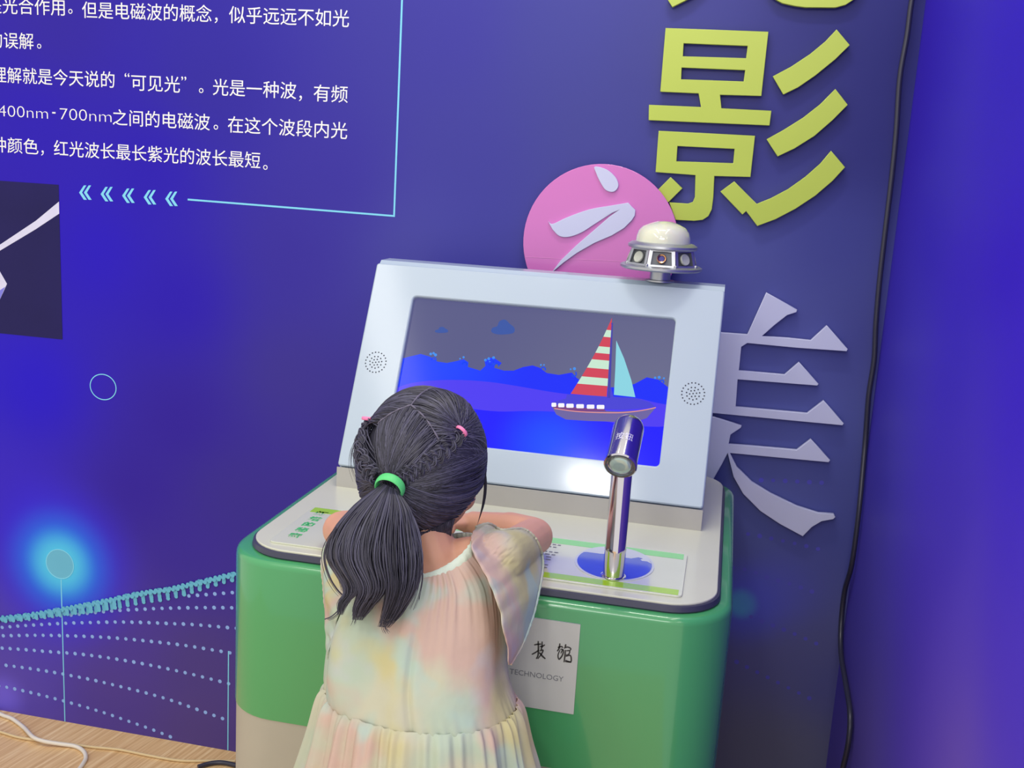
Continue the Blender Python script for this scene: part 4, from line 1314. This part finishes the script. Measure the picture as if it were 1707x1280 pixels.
sleeve([(786, 893, 1.41), (785, 903, 1.38), (788, 917, 1.355), (795, 932, 1.343), (805, 950, 1.338), (815, 968, 1.327), (823, 988, 1.318), (831, 1008, 1.312), (837, 1032, 1.308), (842, 1056, 1.306), (846, 1080, 1.306), (848, 1104, 1.31)],
       [(794, 880, 1.47), (815, 873, 1.50), (834, 882, 1.535), (853, 881, 1.56), (873, 882, 1.57), (890, 894, 1.57), (902, 918, 1.55), (904, 948, 1.52), (898, 988, 1.47), (886, 1034, 1.43), (870, 1076, 1.39), (851, 1108, 1.35)], 0.012, 1.0)
sleeve([(655, 915, 1.43), (645, 925, 1.39), (630, 938, 1.37), (615, 952, 1.355), (600, 968, 1.345), (588, 985, 1.335), (578, 1003, 1.33), (568, 1022, 1.325), (560, 1042, 1.322), (555, 1060, 1.32), (552, 1078, 1.32), (550, 1095, 1.325)],
       [(640, 885, 1.47), (620, 880, 1.50), (600, 880, 1.53), (580, 882, 1.54), (562, 890, 1.54), (548, 903, 1.53), (539, 925, 1.51), (538, 955, 1.48), (540, 990, 1.44), (543, 1025, 1.41), (546, 1062, 1.37), (549, 1098, 1.34)], 0.012, 4.0)

# ---------------- hair
CR = Vector((0.0885, 0.100, 0.111))     # cap half-axes in the head frame
CC = HC + HR @ Vector((0, -0.006, 0.008))
HRI = HR.inverted()


def cap_dir(px, py, front=False):
    """direction on the cap under a measured point (near side)"""
    d = ray(px, py).normalized()
    o = HRI @ (EYE - CC); dd = HRI @ d
    o = Vector([o[i] / CR[i] for i in range(3)]); dd = Vector([dd[i] / CR[i] for i in range(3)])
    A_ = dd.dot(dd); B_ = 2 * o.dot(dd); C_ = o.dot(o) - 1
    disc = B_ * B_ - 4 * A_ * C_
    if disc < 0:
        t_ = -B_ / (2 * A_)
        return (o + dd * t_).normalized()
    t_ = (-B_ + (1 if front else -1) * math.sqrt(disc)) / (2 * A_)
    return (o + dd * t_).normalized()


def cap_pt(d, lift=0.0):
    return CC + HR @ Vector((d.x * (CR.x + lift), d.y * (CR.y + lift), d.z * (CR.z + lift)))


def slerp(a, b, t):
    w_ = math.acos(max(-1, min(1, a.dot(b))))
    if w_ < 1e-4: return a.copy()
    return (a * math.sin((1 - t) * w_) + b * math.sin(t * w_)) / math.sin(w_)


# base cap (dark under-layer)
bm = bmesh.new()
bmesh.ops.create_uvsphere(bm, u_segments=64, v_segments=40, radius=1)


CUTA, CUTB = cap_dir(812, 785), cap_dir(712, 898)
CUTN = CUTA.cross(CUTB).normalized()
if CUTN.dot(Vector((0, 0, 1))) > 0: CUTN = -CUTN


def covered(d):
    if d.dot(CUTN) > 0.02 and d.x > 0.0: return False
    # hair covers everything but the face and the neck
    zlow = -0.93 if d.y < -0.1 else -0.93 + (d.y + 0.1) * 1.3
    if d.y > 0.62 and d.z < 0.45: return False
    return d.z > zlow


bmesh.ops.delete(bm, geom=[f for f in bm.faces if not covered(f.calc_center_median().normalized())], context='FACES')
for v in bm.verts:
    d = v.co.normalized()
    v.co = cap_pt(d, -0.004)
me = bm_mesh(bm)
hair = link('hair', me, None, girl, 180, label='black hair parted in a T and tied back')
hair.data.materials.append(M['hair'])
at_ = hair.data.attributes.new('tone', 'FLOAT', 'POINT')


def strands(paths, name, seg=4, label=None, parent=hair):
    """paths: list of (points, radii, tone); all joined into one tuft"""
    V, Fc, tone = [], [], []
    for pts, rad, tn in paths:
        base = len(V); N = len(pts); prev = None
        for i in range(N):
            p = pts[i]
            d = (pts[min(i + 1, N - 1)] - pts[max(i - 1, 0)])
            if d.length < 1e-9: d = Vector((0, 0, 1))
            d.normalize()
            if prev is None:
                x = d.cross(Vector((0.3, 1, 0.2))).normalized()
            else:
                x = (prev - d * prev.dot(d)).normalized()
            prev = x; y = d.cross(x)
            for k in range(seg):
                t_ = 2 * math.pi * k / seg
                V.append(p + (x * math.cos(t_) + y * math.sin(t_)) * rad[i]); tone.append(tn)
        for i in range(N - 1):
            for k in range(seg):
                a = base + i * seg + k; b = base + i * seg + (k + 1) % seg
                Fc.append((a, b, b + seg, a + seg))
    me_ = bpy.data.meshes.new('m'); me_.from_pydata(V, [], Fc); me_.update()
    o = link(name, me_, M['hair'], parent, 180, kind='stuff', label=label)
    a_ = me_.attributes.new('tone', 'FLOAT', 'POINT')
    a_.data.foreach_set('value', tone)
    return o


TG = cap_dir(650, 806)
PLd = cap_dir(614, 697); PRd = cap_dir(764, 722)
P0 = cap_dir(686, 678); PF = cap_dir(724, 650); PLe = cap_dir(632, 708); PRe = cap_dir(731, 735)
PFF = Vector((PF.x * 0.3 + 0.02, 0.62, 0.78)).normalized()      # parting runs on to the forehead
FL_ = Vector((-0.75, 0.60, 0.28)).normalized(); FR_ = Vector((0.75, 0.60, 0.28)).normalized()
FLm = Vector((-0.45, 0.62, 0.62)).normalized(); FRm = Vector((0.45, 0.62, 0.62)).normalized()


def poly_dir(ds, t):
    n = len(ds) - 1
    t = min(max(t, 0), 0.9999) * n
    i = int(t)
    return slerp(ds[i], ds[i + 1], t - i)


def sheet(starts, end, count, lift=0.0, spread=0.05, jit=0.02, sag=0.0, r=0.0011, s0=0.0, npt=12, puff=0.004):
    out = []
    for i in range(count):
        t_ = (i + random.random()) / count
        a = poly_dir(starts, t_)
        a = (a + Vector((random.gauss(0, jit), random.gauss(0, jit), random.gauss(0, jit)))).normalized()
        e = (end + Vector((random.gauss(0, spread), random.gauss(0, spread), random.gauss(0, spread)))).normalized()
        lf = lift + random.uniform(-0.0022, 0.0018)
        wob = random.uniform(-1, 1) * 0.012
        pts, rad = [], []
        for k in range(npt):
            q_ = k / (npt - 1)
            d = slerp(a, e, q_)
            side_ = a.cross(e)
            if side_.length > 1e-6: d = (d + side_.normalized() * (wob + sag) * math.sin(math.pi * q_)).normalized()
            pts.append(cap_pt(d, lf + puff * math.sin(math.pi * q_)))
            rad.append(r * (0.55 + 0.45 * math.sin(math.pi * min(1, 0.15 + q_ * 0.8))))
        out.append((pts, rad, random.random() ** 2))
    return out


allp = []
allp += sheet([PLe, P0, PRe], TG, 620, 0.001, 0.05)
allp += sheet([PLe, P0, PF, PFF], PLd, 420, 0.001, 0.05)
allp += sheet([PFF, FLm, FL_], PLd, 260, 0.0, 0.05)
allp += sheet([PRe, P0, PF, PFF], PRd, 520, 0.001, 0.05)
allp += sheet([PFF, FRm, FR_], PRd, 420, 0.0, 0.05)
# side and nape hair combed back to the green tie
# short hairs on the nape
RE = [FR_, cap_dir(813, 752), cap_dir(808, 792), cap_dir(790, 826), cap_dir(765, 855), cap_dir(738, 880), cap_dir(712, 897), cap_dir(690, 897)]
allp += sheet(RE, TG, 950, 0.0, 0.06, 0.03)
allp += sheet([PRd, Vector((0.96, 0.1, 0.25)).normalized(), cap_dir(814, 752)], TG, 420, -0.0005, 0.06, 0.04)
allp += sheet([FR_, Vector((0.97, 0.2, 0.1)).normalized(), cap_dir(814, 770)], slerp(PRd, TG, 0.35), 420, -0.001, 0.10, 0.05)
allp += sheet([Vector((0.6, 0.3, 0.75)).normalized(), FRm, FR_, Vector((0.97, 0.2, 0.1)).normalized()], PRd, 420, -0.001, 0.07, 0.05)
LE = [FL_, Vector((-0.95, 0.25, 0.1)).normalized(), Vector((-0.92, 0.2, -0.35)).normalized(), Vector((-0.7, -0.1, -0.7)).normalized(), Vector((-0.3, -0.55, -0.78)).normalized(), Vector((0.1, -0.62, -0.78)).normalized()]
allp += sheet(LE, TG, 620, 0.0, 0.06, 0.03)
strands(allp, 'combed_hair', 4)
nape = []
for i in range(320):
    q_ = random.random()
    x_, y_ = 690 + 66 * q_, 900 - 30 * max(0, q_ - 0.3)
    ln = random.uniform(8, 30)
    Y_ = 1.385 + 0.03 * q_
    c_ = [tuple(at_y(x_ + random.uniform(-2, 2), y_ - 14, Y_ - 0.004)), tuple(at_y(x_ - 2, y_ + 2, Y_ - 0.004)), tuple(at_y(x_ - 6 + random.uniform(-4, 4), y_ + ln, Y_ + 0.006))]
    pp_ = [Vector(p) for p in smooth_loop(c_, 4, False)]
    nape.append((pp_, [0.0009 * (1 - 0.9 * j / (len(pp_) - 1)) for j in range(len(pp_))], random.random() ** 2))
strands(nape, 'nape_hair', 3)
# side lock in front of the ear, on the right
lock = []
for i in range(26):
    x_ = random.uniform(-3, 3); k_ = random.random()
    y_ = 1.475 + random.uniform(-0.008, 0.008)
    pts = [Vector(p) for p in smooth_loop([tuple(at_y(804 + x_, 770, y_)), tuple(at_y(809 + x_ * .8, 805, y_)), tuple(at_y(806 + x_ * .7, 838, y_)), tuple(at_y(800 - k_ * 5, 862 + 14 * k_, y_))], 4, False)]
    n_ = len(pts)
    lock.append((pts, [0.0007 * (1 - 0.8 * j / n_) for j in range(n_)], random.random() ** 2))
strands(lock, 'side_lock', 3)

# scalp partings
for a, b, c_ in ((PFF, PF, P0), (P0, slerp(P0, PLe, 0.5), PLe), (P0, (slerp(P0, PRe, 0.5) + Vector((0.03, 0, 0.02))).normalized(), PRe)):
    pts = [cap_pt(poly_dir([a, b, c_], k / 14), 0.0033) for k in range(15)]
    link('parting', tube(pts, 0.001, 6, radii=[0.0012 + 0.0005 * math.sin(k * 1.7) for k in range(15)]), M['scalp'], hair, 60, label='pale scalp parting')


def braid(path_dirs, lift, label):
    """three strands plaited along a path on the head"""
    N = 64
    cen = [cap_pt(poly_dir(path_dirs, k / (N - 1)), lift) for k in range(N)]
    out = []
    for s_ in range(3):
        for m_ in range(26):
            ph = 2 * math.pi * s_ / 3
            ox, oz = random.gauss(0, 0.0026), random.gauss(0, 0.0022)
            pts, rad = [], []
            for k in range(N):
                d = (cen[min(k + 1, N - 1)] - cen[max(k - 1, 0)]).normalized()
                nrm = (cen[k] - CC).normalized(); sd_ = d.cross(nrm).normalized()
                q_ = k / (N - 1) * 2 * math.pi * 3.6 + ph
                env = 1.0
                pts.append(cen[k] + sd_ * (0.0085 * math.sin(q_) * env + ox) + nrm * (0.0028 * math.sin(2 * q_) + oz))
                rad.append(0.0011)
            out.append((pts, rad, 0.15 + 0.85 * random.random() ** 2))
    strands(out, 'braid', 4, label)


braid([PRd, cap_dir(742, 748), cap_dir(715, 768), cap_dir(688, 784), cap_dir(668, 798)], 0.002, 'small plait from the right pink tie')
braid([PLd, cap_dir(607, 722), cap_dir(606, 752), cap_dir(616, 780), cap_dir(632, 795)], 0.005, 'small plait from the left pink tie')

# ponytail
tailY = [1.350, 1.328, 1.315, 1.298, 1.286, 1.278, 1.272]
rowsL = [(638, 806), (592, 843), (556, 885), (546, 930), (574, 980), (563, 1012), (560, 1034)]
rowsR = [(662, 818), (684, 852), (696, 892), (702, 936), (694, 980), (676, 1015), (655, 1044)]
thk_ = [0.010, 0.022, 0.030, 0.032, 0.028, 0.018, 0.008]
tail = []
for i in range(1500):
    s_ = random.random()
    dd = random.uniform(-1, 1)
    # tips gather in three points
    tip = min((0.03, 0.34, 0.82), key=lambda q_: abs(q_ - s_))
    stop = random.uniform(0.78, 1.0)
    ctl = []
    for k in range(7):
        sk = s_
        if k >= 4: sk = s_ + (tip - s_) * (0.0, 0.3, 0.6)[k - 4]
        sk += random.gauss(0, 0.012)
        x_ = rowsL[k][0] + (rowsR[k][0] - rowsL[k][0]) * sk
        y_ = rowsL[k][1] + (rowsR[k][1] - rowsL[k][1]) * sk
        if k >= 5: y_ += {0.03: -6, 0.34: 0, 0.82: 8}[tip]
        half = math.sqrt(max(0, 1 - (2 * s_ - 1) ** 2))
        ctl.append(tuple(at_y(x_, y_, tailY[k] - thk_[k] * half * dd)))
    pts = [Vector(p) for p in smooth_loop(ctl, 4, False)]
    n_ = max(8, int(len(pts) * stop)); pts = pts[:n_]
    tail.append((pts, [0.00115 * (1 - 0.92 * (j / (n_ - 1)) ** 2.2) for j in range(n_)], random.random() ** 2))
strands(tail, 'ponytail', 4, 'long loose ponytail')
# stray strands beside the ponytail and the head
stray = []


def stray_path(pts, Y_, r=0.0006, n=1, spread=2.0):
    for _ in range(n):
        dx = random.gauss(0, spread); dy = random.gauss(0, spread)
        c_ = [tuple(at_y(x + dx * (0.4 + j * 0.3), y + dy * 0.5, Y_)) for j, (x, y) in enumerate(pts)]
        pp_ = [Vector(p) for p in smooth_loop(c_, 5, False)]
        stray.append((pp_, [r * (1 - 0.7 * j / len(pp_)) for j in range(len(pp_))], 0.2 + random.random() * 0.5))


stray_path([(560, 880), (545, 905), (541, 930), (549, 960), (562, 982), (574, 994)], 1.30, 0.0007, 9, 1.6)
stray_path([(556, 890), (550, 915), (556, 940), (566, 965), (572, 985)], 1.30, 0.0006, 6, 2.0)
stray_path([(575, 940), (582, 970), (578, 1000), (560, 1024), (545, 1032)], 1.285, 0.0007, 10, 2.5)
stray_path([(700, 930), (704, 960), (699, 990), (690, 1015)], 1.29, 0.0005, 7, 2.5)
stray_path([(694, 900), (703, 930), (703, 965), (697, 1000)], 1.30, 0.0005, 5, 2.0)
stray_path([(612, 705), (597, 735), (594, 770), (604, 800), (622, 812)], 1.42, 0.0005, 12, 2.4)
stray_path([(606, 715), (590, 745), (588, 775), (597, 800)], 1.42, 0.0004, 8, 3.0)
stray_path([(640, 1030), (640, 1045), (645, 1054)], 1.272, 0.0005, 8, 3.0)
stray_path([(600, 1010), (594, 1028), (590, 1040)], 1.275, 0.0005, 8, 3.5)
strands(stray, 'stray_hair', 3)


def tie(c, axis, r, w_, m, label, thick=0.0022):
    axis = axis.normalized()
    pf_ = []
    for k in range(17):
        t_ = 2 * math.pi * k / 16
        pf_.append((r + thick * math.cos(t_), w_ * math.sin(t_)))
    link('hair_tie', lathe(pf_, c, axis, 32, False), m, hair, 60, label=label)


gc = at_y(650, 812, 1.348)
t1 = at_y(638, 828, 1.325)
tie(gc, (t1 - gc) + Vector((0, 0, -0.004)), 0.0195, 0.0070, M['tie_green'], 'green elastic hair tie')
rp = cap_pt(PRd, 0.008); tie(rp, cap_pt(cap_dir(742, 748)) - rp, 0.0085, 0.0026, M['tie_pink'], 'small pink hair elastic', 0.0016)
lp = cap_pt(PLd, 0.008); tie(lp, cap_pt(cap_dir(607, 722)) - lp, 0.0085, 0.0026, M['tie_pink'], 'small pink hair elastic', 0.0016)
